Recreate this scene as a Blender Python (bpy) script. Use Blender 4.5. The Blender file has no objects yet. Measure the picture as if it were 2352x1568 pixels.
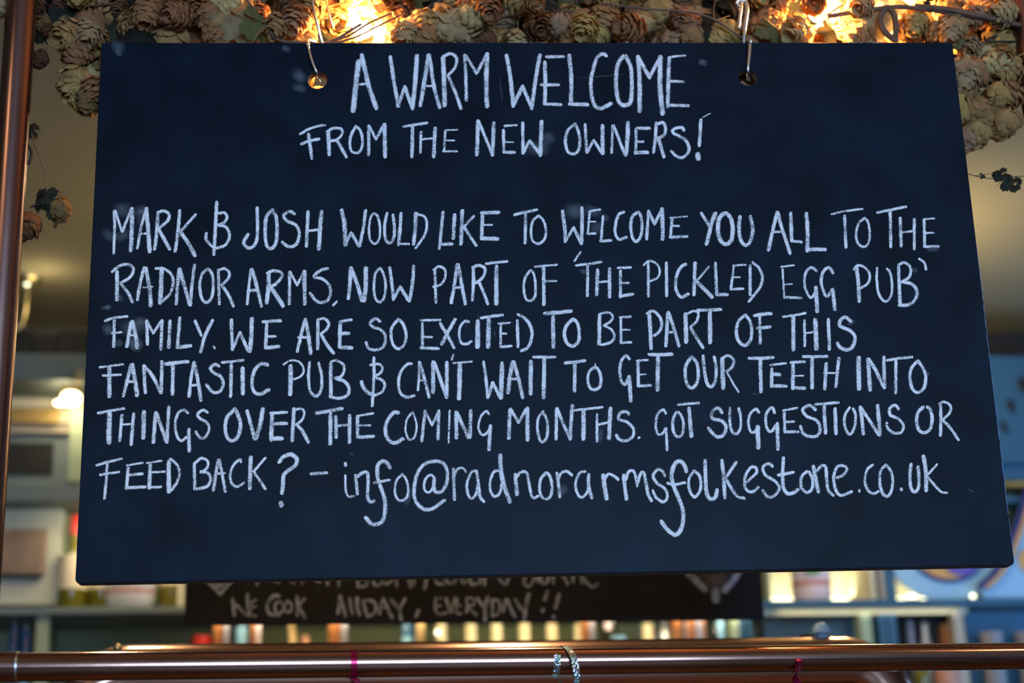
import bpy, bmesh, math, random
from mathutils import Vector, Matrix, noise
random.seed(7)
C = bpy.context.scene.collection
SC = bpy.context.scene

# ------------------------------------------------------------------ camera
F = 3890.0
CAMZ = 1.45
Xw = Vector((28470, -369, -3890)).normalized()
Zw = Vector((-372, 12314, -3890)).normalized()
Xw = (Xw - Zw * Xw.dot(Zw)).normalized()
Yw = Zw.cross(Xw).normalized()
Rm = Matrix((Xw, Yw, Zw))                     # camera axes -> world
CAM = Vector((0, 0, CAMZ))
cam = bpy.data.cameras.new('camera'); camo = bpy.data.objects.new('camera', cam); C.objects.link(camo)
camo.matrix_world = Matrix.Translation(CAM) @ Rm.to_4x4()
cam.sensor_width = 36; cam.lens = F / 2352 * 36
cam.clip_start = .05; cam.clip_end = 60
SC.camera = camo
cam.dof.use_dof = True; cam.dof.focus_distance = 2.17; cam.dof.aperture_fstop = 2.6; cam.dof.aperture_blades = 7

# ------------------------------------------------------------------ world, lights, exposure
vs = SC.view_settings
vs.view_transform = 'Standard'; vs.look = 'None'; vs.gamma = 1.0; vs.exposure = 0.0
vs.use_curve_mapping = False
w = bpy.data.worlds.new('world'); SC.world = w; w.use_nodes = True
w.node_tree.nodes['Background'].inputs[0].default_value = (.50, .55, .62, 1)
w.node_tree.nodes['Background'].inputs[1].default_value = .03

def area(name, loc, target, sx, sy, power, col):
    l = bpy.data.lights.new(name, 'AREA'); l.shape = 'RECTANGLE'; l.size = sx; l.size_y = sy
    l.energy = power; l.color = col
    o = bpy.data.objects.new(name, l); C.objects.link(o); o.location = loc
    o.rotation_euler = (Vector(target) - Vector(loc)).to_track_quat('-Z', 'Y').to_euler()
    return o
def point(name, loc, power, col, r=.02):
    l = bpy.data.lights.new(name, 'POINT'); l.energy = power; l.color = col; l.shadow_soft_size = r
    o = bpy.data.objects.new(name, l); C.objects.link(o); o.location = loc
    return o
def spot(name, loc, target, power, col, ang=100, r=.03, blend=.6):
    l = bpy.data.lights.new(name, 'SPOT'); l.energy = power; l.color = col; l.shadow_soft_size = r
    l.spot_size = math.radians(ang); l.spot_blend = blend
    o = bpy.data.objects.new(name, l); C.objects.link(o); o.location = loc
    o.rotation_euler = (Vector(target) - Vector(loc)).to_track_quat('-Z', 'Y').to_euler()
    return o
# daylight through the front window (behind the camera) and the side window
area('daylight_front', (.55, -3.32, 1.90), (.55, 2.0, 1.75), 2.2, 1.35, 252, (.375, .61, .99))
area('daylight_side', (2.72, 3.35, 1.75), (1.2, 4.3, 1.5), .9, 1.2, 15, (.20, .48, 1.0))
# warm ceiling lamps
for nm, lo, p in (('lamp_a', (-.9, 1.2, 2.85), 5), ('lamp_b', (.5, 3.0, 2.85), 7), ('lamp_c', (-.35, 3.35, 2.85), 5), ('lamp_d', (1.6, 1.0, 2.85), 3)):
    spot('light_' + nm, lo, (lo[0], lo[1], 0), p * 3, (1, .74, .42), 150)

# ------------------------------------------------------------------ projection helpers
def ray(px, py):
    return Rm @ Vector((px - 1176, 784 - py, -F))
def at(px, py, Y):
    d = ray(px, py); return CAM + d * (Y / d.y)
def pxm(Y, px=1176, py=784):                 # metres per pixel on plane Y near that pixel
    d = ray(px, py); return Y / d.y
BX = Rm @ Vector((64524, 720, -3890)).normalized()
BX.z = 0; BX.normalize()
BN = Vector((-BX.y, BX.x, 0))                 # into the room
BZ = Vector((0, 0, 1))
d0 = ray(1250, 720); B0 = CAM + d0 * (2.17 / F)
BDIST = (B0 - CAM).dot(BN)
def bat(px, py, off=0.0):                     # point on the chalkboard plane, off metres behind its face
    d = ray(px, py); return CAM + d * ((BDIST + off) / d.dot(BN))

# ------------------------------------------------------------------ materials
def mat(name, col, rough=.6, metal=0., var=0., vscale=20, bump=0., bscale=200, spec=.5, emit=None, estr=0, trans=0, alpha=1, objvar=0, ior=1.45):
    m = bpy.data.materials.new(name); m.use_nodes = True
    nt = m.node_tree; b = nt.nodes['Principled BSDF']
    b.inputs['Base Color'].default_value = (*col, 1)
    b.inputs['Roughness'].default_value = rough; b.inputs['Metallic'].default_value = metal
    b.inputs['Specular IOR Level'].default_value = spec
    b.inputs['Transmission Weight'].default_value = trans
    b.inputs['IOR'].default_value = ior
    if emit:
        b.inputs['Emission Color'].default_value = (*emit, 1); b.inputs['Emission Strength'].default_value = estr
    tc = nt.nodes.new('ShaderNodeTexCoord')
    if var or objvar:
        n = nt.nodes.new('ShaderNodeTexNoise'); n.inputs['Scale'].default_value = vscale; n.inputs['Detail'].default_value = 5
        nt.links.new(tc.outputs['Object'], n.inputs['Vector'])
        mr = nt.nodes.new('ShaderNodeMapRange'); mr.inputs[1].default_value = .3; mr.inputs[2].default_value = .7
        mr.inputs[3].default_value = 1 - var; mr.inputs[4].default_value = 1 + var
        nt.links.new(n.outputs['Fac'], mr.inputs[0])
        hs = nt.nodes.new('ShaderNodeHueSaturation'); hs.inputs['Color'].default_value = (*col, 1)
        if objvar:
            oi = nt.nodes.new('ShaderNodeObjectInfo')
            m2 = nt.nodes.new('ShaderNodeMapRange'); m2.inputs[3].default_value = 1 - objvar; m2.inputs[4].default_value = 1 + objvar
            nt.links.new(oi.outputs['Random'], m2.inputs[0])
            mu = nt.nodes.new('ShaderNodeMath'); mu.operation = 'MULTIPLY'
            nt.links.new(mr.outputs[0], mu.inputs[0]); nt.links.new(m2.outputs[0], mu.inputs[1])
            nt.links.new(mu.outputs[0], hs.inputs['Value'])
            m3 = nt.nodes.new('ShaderNodeMapRange'); m3.inputs[3].default_value = .478; m3.inputs[4].default_value = .53
            nt.links.new(oi.outputs['Random'], m3.inputs[0]); nt.links.new(m3.outputs[0], hs.inputs['Hue'])
        else:
            nt.links.new(mr.outputs[0], hs.inputs['Value'])
        nt.links.new(hs.outputs[0], b.inputs['Base Color'])
    if bump:
        n2 = nt.nodes.new('ShaderNodeTexNoise'); n2.inputs['Scale'].default_value = bscale; n2.inputs['Detail'].default_value = 3
        nt.links.new(tc.outputs['Object'], n2.inputs['Vector'])
        bp = nt.nodes.new('ShaderNodeBump'); bp.inputs['Strength'].default_value = bump; bp.inputs['Distance'].default_value = .002
        nt.links.new(n2.outputs['Fac'], bp.inputs['Height']); nt.links.new(bp.outputs[0], b.inputs['Normal'])
    return m

def petal_mat(name, col, objvar=.25, tr=.45):
    m = mat(name, col, .75, var=.22, vscale=90, objvar=objvar, spec=.2)
    nt = m.node_tree; b = nt.nodes['Principled BSDF']; out = nt.nodes['Material Output']
    t = nt.nodes.new('ShaderNodeBsdfTranslucent'); mx = nt.nodes.new('ShaderNodeMixShader'); mx.inputs[0].default_value = tr
    src = b.inputs['Base Color'].links[0].from_socket
    nt.links.new(src, t.inputs['Color'])
    nt.links.new(b.outputs[0], mx.inputs[1]); nt.links.new(t.outputs[0], mx.inputs[2]); nt.links.new(mx.outputs[0], out.inputs[0])
    return m

def chalk_mat(name, col, soft=False, dens=.0):
    m = bpy.data.materials.new(name); m.use_nodes = True; nt = m.node_tree; L = nt.links
    b = nt.nodes['Principled BSDF']; b.inputs['Base Color'].default_value = (*col, 1); b.inputs['Roughness'].default_value = .95
    b.inputs['Specular IOR Level'].default_value = .1
    tc = nt.nodes.new('ShaderNodeTexCoord')
    uv = nt.nodes.new('ShaderNodeUVMap'); uv.uv_map = 'stroke'
    sx = nt.nodes.new('ShaderNodeSeparateXYZ'); L.new(uv.outputs[0], sx.inputs[0])
    def math_(op, a, b_=None):
        n = nt.nodes.new('ShaderNodeMath'); n.operation = op
        for i, v in enumerate((a, b_)):
            if v is None: continue
            if isinstance(v, (int, float)): n.inputs[i].default_value = v
            else: L.new(v, n.inputs[i])
        return n.outputs[0]
    u = math_('ABSOLUTE', math_('SUBTRACT', math_('MULTIPLY', sx.outputs[0], 2.0), 1.0))
    n1 = nt.nodes.new('ShaderNodeTexNoise'); n1.inputs['Scale'].default_value = 880 if not soft else 60
    n1.inputs['Detail'].default_value = 2.5; n1.inputs['Roughness'].default_value = .6
    L.new(tc.outputs['Object'], n1.inputs['Vector'])
    if soft:
        fall = math_('MAXIMUM', math_('SUBTRACT', 1.0, math_('POWER', u, 1.6)), 0.0)
        v = math_('ABSOLUTE', math_('SUBTRACT', math_('MULTIPLY', sx.outputs[1], 2.0), 1.0))
        fv = math_('MAXIMUM', math_('SUBTRACT', 1.0, math_('POWER', v, 2.0)), 0.0)
        a = math_('MULTIPLY', math_('MULTIPLY', fall, fv), math_('MULTIPLY', n1.outputs['Fac'], dens))
    else:
        n2 = nt.nodes.new('ShaderNodeTexNoise'); n2.inputs['Scale'].default_value = 70; n2.inputs['Detail'].default_value = 1
        L.new(tc.outputs['Object'], n2.inputs['Vector'])
        e = math_('MULTIPLY', math_('POWER', u, 5.0), .30)
        vv = math_('ADD', n1.outputs['Fac'], math_('MULTIPLY', math_('SUBTRACT', n2.outputs['Fac'], .5), .35))
        s = math_('SUBTRACT', vv, e)
        mr = nt.nodes.new('ShaderNodeMapRange'); mr.inputs[1].default_value = .39 - dens; mr.inputs[2].default_value = .47 - dens
        mr.inputs[3].default_value = .10; mr.inputs[4].default_value = 1
        L.new(s, mr.inputs[0])
        # the very rim of the stroke thins out to bare board
        rim = nt.nodes.new('ShaderNodeMapRange'); rim.inputs[1].default_value = .52; rim.inputs[2].default_value = .82
        rim.inputs[3].default_value = 1; rim.inputs[4].default_value = 0
        L.new(math_('ADD', u, math_('MULTIPLY', math_('SUBTRACT', n1.outputs['Fac'], .5), 1.3)), rim.inputs[0])
        a = math_('MULTIPLY', mr.outputs[0], rim.outputs[0])
    L.new(a, b.inputs['Alpha'])
    return m

M = {}
M['board'] = mat('chalkboard_paint', (.0048, .0105, .0200), .42, var=.35, vscale=14, bump=.07, bscale=1100, spec=.085)
M['board_back'] = mat('second_board_paint', (.017, .024, .040), .7, var=.2, vscale=10, spec=.2)
M['edge'] = mat('worn_board_edge', (.035, .028, .030), .6, var=.5, vscale=60)
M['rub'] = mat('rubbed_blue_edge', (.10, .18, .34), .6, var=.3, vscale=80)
M['chip'] = mat('bare_wood_chip', (.34, .26, .19), .8, var=.2)
M['chalk'] = chalk_mat('white_chalk', (.88, .88, .90))
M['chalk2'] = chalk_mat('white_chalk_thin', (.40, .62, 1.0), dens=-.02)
M['smudge'] = chalk_mat('chalk_smudge', (.62, .70, .78), soft=True, dens=.20)
M['copper'] = mat('copper_tube', (.36, .185, .14), .17, 1, var=.14, vscale=8, bump=.03, bscale=60)
M['copper_dull'] = mat('dull_copper_tube', (.25, .135, .115), .30, 1, var=.18, vscale=6, bump=.04, bscale=50)
M['copper_font'] = mat('polished_copper', (.62, .33, .23), .20, 1, var=.10, vscale=8)
M['chrome'] = mat('chrome_wire', (.80, .84, .90), .25, 1)
M['solder'] = mat('solder_ring', (.62, .60, .58), .3, 1)
M['hop'] = petal_mat('dried_hop_bract', (.50, .265, .105))
M['hop2'] = petal_mat('pale_hop_bract', (.56, .36, .18))
M['hop3'] = petal_mat('brown_hop_bract', (.25, .12, .05))
M['leaf'] = petal_mat('dry_green_leaf', (.11, .095, .035), .35, .25)
M['leafd'] = petal_mat('dark_dry_leaf', (.022, .020, .012), .35, .10)
M['leafb'] = petal_mat('brown_dry_leaf', (.30, .22, .11), .3, .35)
M['stem'] = mat('bine_stem', (.14, .075, .045), .8, var=.3, vscale=60)
M['stemd'] = mat('dark_bine_stem', (.03, .028, .022), .8, var=.3, vscale=60)
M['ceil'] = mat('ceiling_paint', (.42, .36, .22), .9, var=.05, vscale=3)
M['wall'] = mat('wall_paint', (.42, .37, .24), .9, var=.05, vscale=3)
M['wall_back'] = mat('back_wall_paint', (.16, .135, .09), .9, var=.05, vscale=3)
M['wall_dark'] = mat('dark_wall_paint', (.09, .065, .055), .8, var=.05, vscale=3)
M['floor'] = mat('floor_boards', (.12, .07, .04), .5, var=.3, vscale=6)
M['slate'] = mat('slate_green_paint', (.16, .20, .19), .55, var=.06, vscale=6)
M['teal'] = mat('teal_blue_paint', (.032, .105, .175), .5, var=.06, vscale=6)
M['sage'] = mat('sage_green_paint', (.34, .41, .26), .6, var=.05)
M['cream'] = mat('cream_paint', (.66, .60, .42), .7, var=.05)
M['grey'] = mat('warm_grey_paint', (.46, .47, .38), .7, var=.08, vscale=4)
M['olive'] = mat('olive_panel', (.20, .22, .12), .7, var=.1, vscale=4)
M['darkp'] = mat('near_black_panel', (.012, .011, .010), .7, var=.2)
M['gold'] = mat('old_gold_plate', (.36, .24, .07), .45, .3, var=.2, vscale=12)
M['tan'] = mat('tan_frame', (.42, .36, .27), .6)
M['plaque'] = mat('mottled_brown_plaque', (.26, .18, .13), .8, var=.35, vscale=14)
M['glass_o'] = mat('olive_bottle_glass', (.16, .14, .012), .12, spec=.6, var=.2, vscale=30)
M['glass_g'] = mat('dark_green_glass', (.045, .055, .01), .12, spec=.6)
M['glass_b'] = mat('blue_glass', (.03, .12, .24), .12, spec=.6)
M['glass_k'] = mat('dark_brown_glass', (.03, .02, .008), .12, spec=.6)
M['pblue'] = mat('pale_blue_glaze', (.25, .48, .66), .35)
M['red'] = mat('red_capsule', (.72, .045, .035), .4)
M['label'] = mat('cream_label', (.85, .73, .52), .8, var=.08)
M['white'] = mat('white_glaze', (.82, .80, .78), .3)
M['pink'] = mat('pale_pink_glass', (.74, .58, .60), .4)
M['lilac'] = mat('lilac_grey_edge', (.36, .33, .38), .5)
M['redband'] = mat('faded_red_band', (.50, .17, .12), .6)
M['green'] = mat('green_print', (.12, .30, .06), .6)
M['wood'] = mat('orange_stained_wood', (.38, .13, .035), .5, var=.2, vscale=20)
M['tanw'] = mat('pale_wood', (.50, .32, .14), .6, var=.15)
M['capcream'] = mat('cream_capsule', (.78, .64, .38), .5)
M['capolive'] = mat('olive_cap', (.17, .16, .06), .5)
M['orange'] = mat('orange_card', (.80, .28, .07), .7)
M['silver'] = mat('silvered_glass', (.55, .55, .56), .3, .6)
M['navy'] = mat('navy_enamel', (.010, .025, .16), .4)
M['signblue'] = mat('sky_blue_enamel', (.30, .50, .66), .45)
M['signgold'] = mat('gold_enamel', (.62, .34, .10), .4)
M['violet'] = mat('violet_enamel', (.14, .10, .42), .4)
M['pot'] = mat('grey_stoneware', (.30, .27, .26), .7, var=.1)
M['terracotta'] = mat('peach_ceramic', (.62, .28, .17), .5, var=.2)
M['brass'] = mat('aged_brass', (.62, .50, .24), .35, .9)
M['ribbon'] = mat('red_foil_ribbon', (.30, .010, .045), .22, .7)
M['pinkrib'] = mat('pink_foil_ribbon', (.55, .06, .13), .25, .6)
M['steel'] = mat('brushed_steel', (.5, .5, .5), .35, .9)
M['window_frame'] = mat('dark_window_frame', (.05, .05, .055), .5)
M['glow_w'] = mat('warm_lamp_glow', (1, .8, .5), .5, emit=(1, .78, .45), estr=13)
M['glow_s'] = mat('shelf_strip_glow', (1, .95, .65), .5, emit=(1, .98, .72), estr=3.2)
M['glow_p'] = mat('opal_globe_glow', (1, .8, .5), .5, emit=(1, .78, .42), estr=9)
M['glow_b'] = mat('filament_bulb_glow', (1, .7, .3), .5, emit=(1, .60, .22), estr=60)
def holo():
    m = mat('holographic_foil', (.55, .6, .55), .18, .9)
    nt = m.node_tree; b = nt.nodes['Principled BSDF']
    tc = nt.nodes.new('ShaderNodeTexCoord'); v = nt.nodes.new('ShaderNodeTexVoronoi'); v.inputs['Scale'].default_value = 420
    nt.links.new(tc.outputs['Object'], v.inputs['Vector'])
    hs = nt.nodes.new('ShaderNodeHueSaturation'); hs.inputs['Saturation'].default_value = 1.1; hs.inputs['Value'].default_value = .9
    nt.links.new(v.outputs['Color'], hs.inputs['Color'])
    mx = nt.nodes.new('ShaderNodeMixRGB'); mx.inputs[0].default_value = .45; mx.inputs[1].default_value = (.5, .62, .56, 1)
    nt.links.new(hs.outputs[0], mx.inputs[2]); nt.links.new(mx.outputs[0], b.inputs['Base Color'])
    nm = nt.nodes.new('ShaderNodeBump'); nm.inputs['Strength'].default_value = .8; nm.inputs['Distance'].default_value = .001
    nt.links.new(v.outputs['Distance'], nm.inputs['Height']); nt.links.new(nm.outputs[0], b.inputs['Normal'])
    return m
M['holo'] = holo()

# ------------------------------------------------------------------ mesh helpers
class MB:
    def __init__(s): s.v = []; s.f = []; s.uv = None; s.mi = []
    def add(s, vs, fs, mi=0):
        o = len(s.v); s.v += [Vector(p) for p in vs]; s.f += [tuple(i + o for i in f) for f in fs]; s.mi += [mi] * len(fs)
        return s
    def box(s, a, b, mi=0):
        x0, y0, z0 = [min(a[i], b[i]) for i in range(3)]; x1, y1, z1 = [max(a[i], b[i]) for i in range(3)]
        return s.add([(x0, y0, z0), (x1, y0, z0), (x1, y1, z0), (x0, y1, z0), (x0, y0, z1), (x1, y0, z1), (x1, y1, z1), (x0, y1, z1)],
              [(0, 3, 2, 1), (4, 5, 6, 7), (0, 1, 5, 4), (1, 2, 6, 5), (2, 3, 7, 6), (3, 0, 4, 7)], mi)
    def tube(s, pts, r, n=10, mi=0, cap=True):
        pts = [Vector(p) for p in pts]; rs = r if isinstance(r, (list, tuple)) else [r] * len(pts)
        t = (pts[1] - pts[0]).normalized()
        u = t.cross(Vector((0, 0, 1)));
        if u.length < .01: u = t.cross(Vector((0, 1, 0)))
        u.normalize(); vs = []; fs = []
        for i, p in enumerate(pts):
            t2 = (pts[min(i + 1, len(pts) - 1)] - pts[max(i - 1, 0)]).normalized()
            u = (u - t2 * u.dot(t2)).normalized(); w_ = t2.cross(u)
            for k in range(n):
                a = 2 * math.pi * k / n; vs.append(p + (u * math.cos(a) + w_ * math.sin(a)) * rs[i])
        for i in range(len(pts) - 1):
            for k in range(n):
                k2 = (k + 1) % n; fs.append((i * n + k, i * n + k2, (i + 1) * n + k2, (i + 1) * n + k))
        if cap: fs.append(tuple(range(n))[::-1]); fs.append(tuple((len(pts) - 1) * n + k for k in range(n)))
        return s.add(vs, fs, mi)
    def lathe(s, prof, c=(0, 0, 0), n=24, mi=0):
        c = Vector(c); vs = []; fs = []
        for r, z in prof:
            for k in range(n):
                a = 2 * math.pi * k / n; vs.append(c + Vector((r * math.cos(a), r * math.sin(a), z)))
        for i in range(len(prof) - 1):
            for k in range(n):
                k2 = (k + 1) % n; fs.append((i * n + k, i * n + k2, (i + 1) * n + k2, (i + 1) * n + k))
        fs.append(tuple(range(n))[::-1]); fs.append(tuple((len(prof) - 1) * n + k for k in range(n)))
        return s.add(vs, fs, mi)
    def ball(s, c, r, n=10, sc=(1, 1, 1), mi=0):
        prof = [(max(1e-4, r * math.sin(math.pi * i / n)), -r * math.cos(math.pi * i / n)) for i in range(n + 1)]
        m2 = MB().lathe(prof, (0, 0, 0), 14)
        return s.add([Vector((p.x * sc[0], p.y * sc[1], p.z * sc[2])) + Vector(c) for p in m2.v], m2.f, mi)
    def build(s, name, mats, parent=None, smooth=False, bevel=0):
        loc = Vector((0, 0, 0))
        if parent is not None: loc = parent_loc(parent)
        me = bpy.data.meshes.new(name)
        me.from_pydata([tuple(p - loc) for p in s.v], [], s.f)
        if not isinstance(mats, (list, tuple)): mats = [mats]
        for m in mats: me.materials.append(m)
        for p, mi in zip(me.polygons, s.mi): p.material_index = mi; p.use_smooth = smooth
        if smooth and hasattr(me, 'set_sharp_from_angle'): me.set_sharp_from_angle(angle=math.radians(50))
        if s.uv:
            l = me.uv_layers.new(name='stroke')
            for p in me.polygons:
                for li, vi in zip(p.loop_indices, p.vertices): l.data[li].uv = s.uv[vi]
        me.update()
        o = bpy.data.objects.new(name, me); C.objects.link(o)
        if parent is not None: o.parent = parent
        if bevel:
            md = o.modifiers.new('bevel', 'BEVEL'); md.width = bevel; md.segments = 2; md.limit_method = 'ANGLE'
        return o
def parent_loc(p):
    v = Vector((0, 0, 0))
    while p is not None: v += p.location; p = p.parent
    return v
def tag(o, label=None, cat=None, group=None, kind=None):
    if label: o['label'] = label
    if cat: o['category'] = cat
    if group: o['group'] = group
    if kind: o['kind'] = kind
    return o
def thing(name, label, cat, loc, group=None):
    o = bpy.data.objects.new(name, None); C.objects.link(o); o.location = loc; o.empty_display_size = .05
    return tag(o, label, cat, group)
def struct(name, mb, m, **k):
    o = mb.build(name, m, **k); o['kind'] = 'structure'; return o
def crom(pts, n=6):
    P = [Vector(p) for p in pts]
    if len(P) < 3: return P
    out = []
    for i in range(len(P) - 1):
        a = P[i - 1] if i else P[0] * 2 - P[1]; b = P[i]; c = P[i + 1]; d = P[i + 2] if i + 2 < len(P) else P[-1] * 2 - P[-2]
        for k in range(n):
            t = k / n
            out.append(.5 * ((2 * b) + (c - a) * t + (2 * a - 5 * b + 4 * c - d) * t * t + (3 * b - a - 3 * c + d) * t ** 3))
    out.append(P[-1]); return out

# ------------------------------------------------------------------ the room
RX0, RX1, RY0, RY1, RH = -2.6, 2.85, -3.5, 4.62, 2.95
struct('floor', MB().box((RX0, RY0, -.05), (RX1, RY1, 0)), M['floor'])
struct('ceiling', MB().box((RX0, RY0, RH), (RX1, RY1, RH + .08)), M['ceil'])
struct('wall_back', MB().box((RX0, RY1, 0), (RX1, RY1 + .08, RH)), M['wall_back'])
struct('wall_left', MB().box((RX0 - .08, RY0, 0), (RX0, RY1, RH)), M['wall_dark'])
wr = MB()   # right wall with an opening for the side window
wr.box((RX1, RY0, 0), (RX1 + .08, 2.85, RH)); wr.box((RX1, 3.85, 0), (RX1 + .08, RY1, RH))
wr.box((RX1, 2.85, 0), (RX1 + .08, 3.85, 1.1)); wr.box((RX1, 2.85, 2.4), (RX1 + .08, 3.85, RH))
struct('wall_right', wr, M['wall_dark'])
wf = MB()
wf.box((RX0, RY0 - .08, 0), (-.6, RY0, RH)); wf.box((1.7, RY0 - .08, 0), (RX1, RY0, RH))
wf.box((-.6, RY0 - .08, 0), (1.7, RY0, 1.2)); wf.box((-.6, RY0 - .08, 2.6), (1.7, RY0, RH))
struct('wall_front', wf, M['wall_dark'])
w1 = MB()
for x in (-.6, .53, 1.65): w1.box((x, RY0 - .04, 1.2), (x + .05, RY0 + .01, 2.6))
for z in (1.2, 2.55): w1.box((-.6, RY0 - .04, z), (1.7, RY0 + .01, z + .05))
struct('window_1', w1, M['window_frame'])
w2 = MB()
for y in (2.85, 3.32, 3.80): w2.box((RX1 - .01, y, 1.1), (RX1 + .04, y + .05, 2.4))
for z in (1.1, 2.35): w2.box((RX1 - .01, 2.85, z), (RX1 + .04, 3.85, z + .05))
struct('window_2', w2, M['window_frame'])

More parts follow.
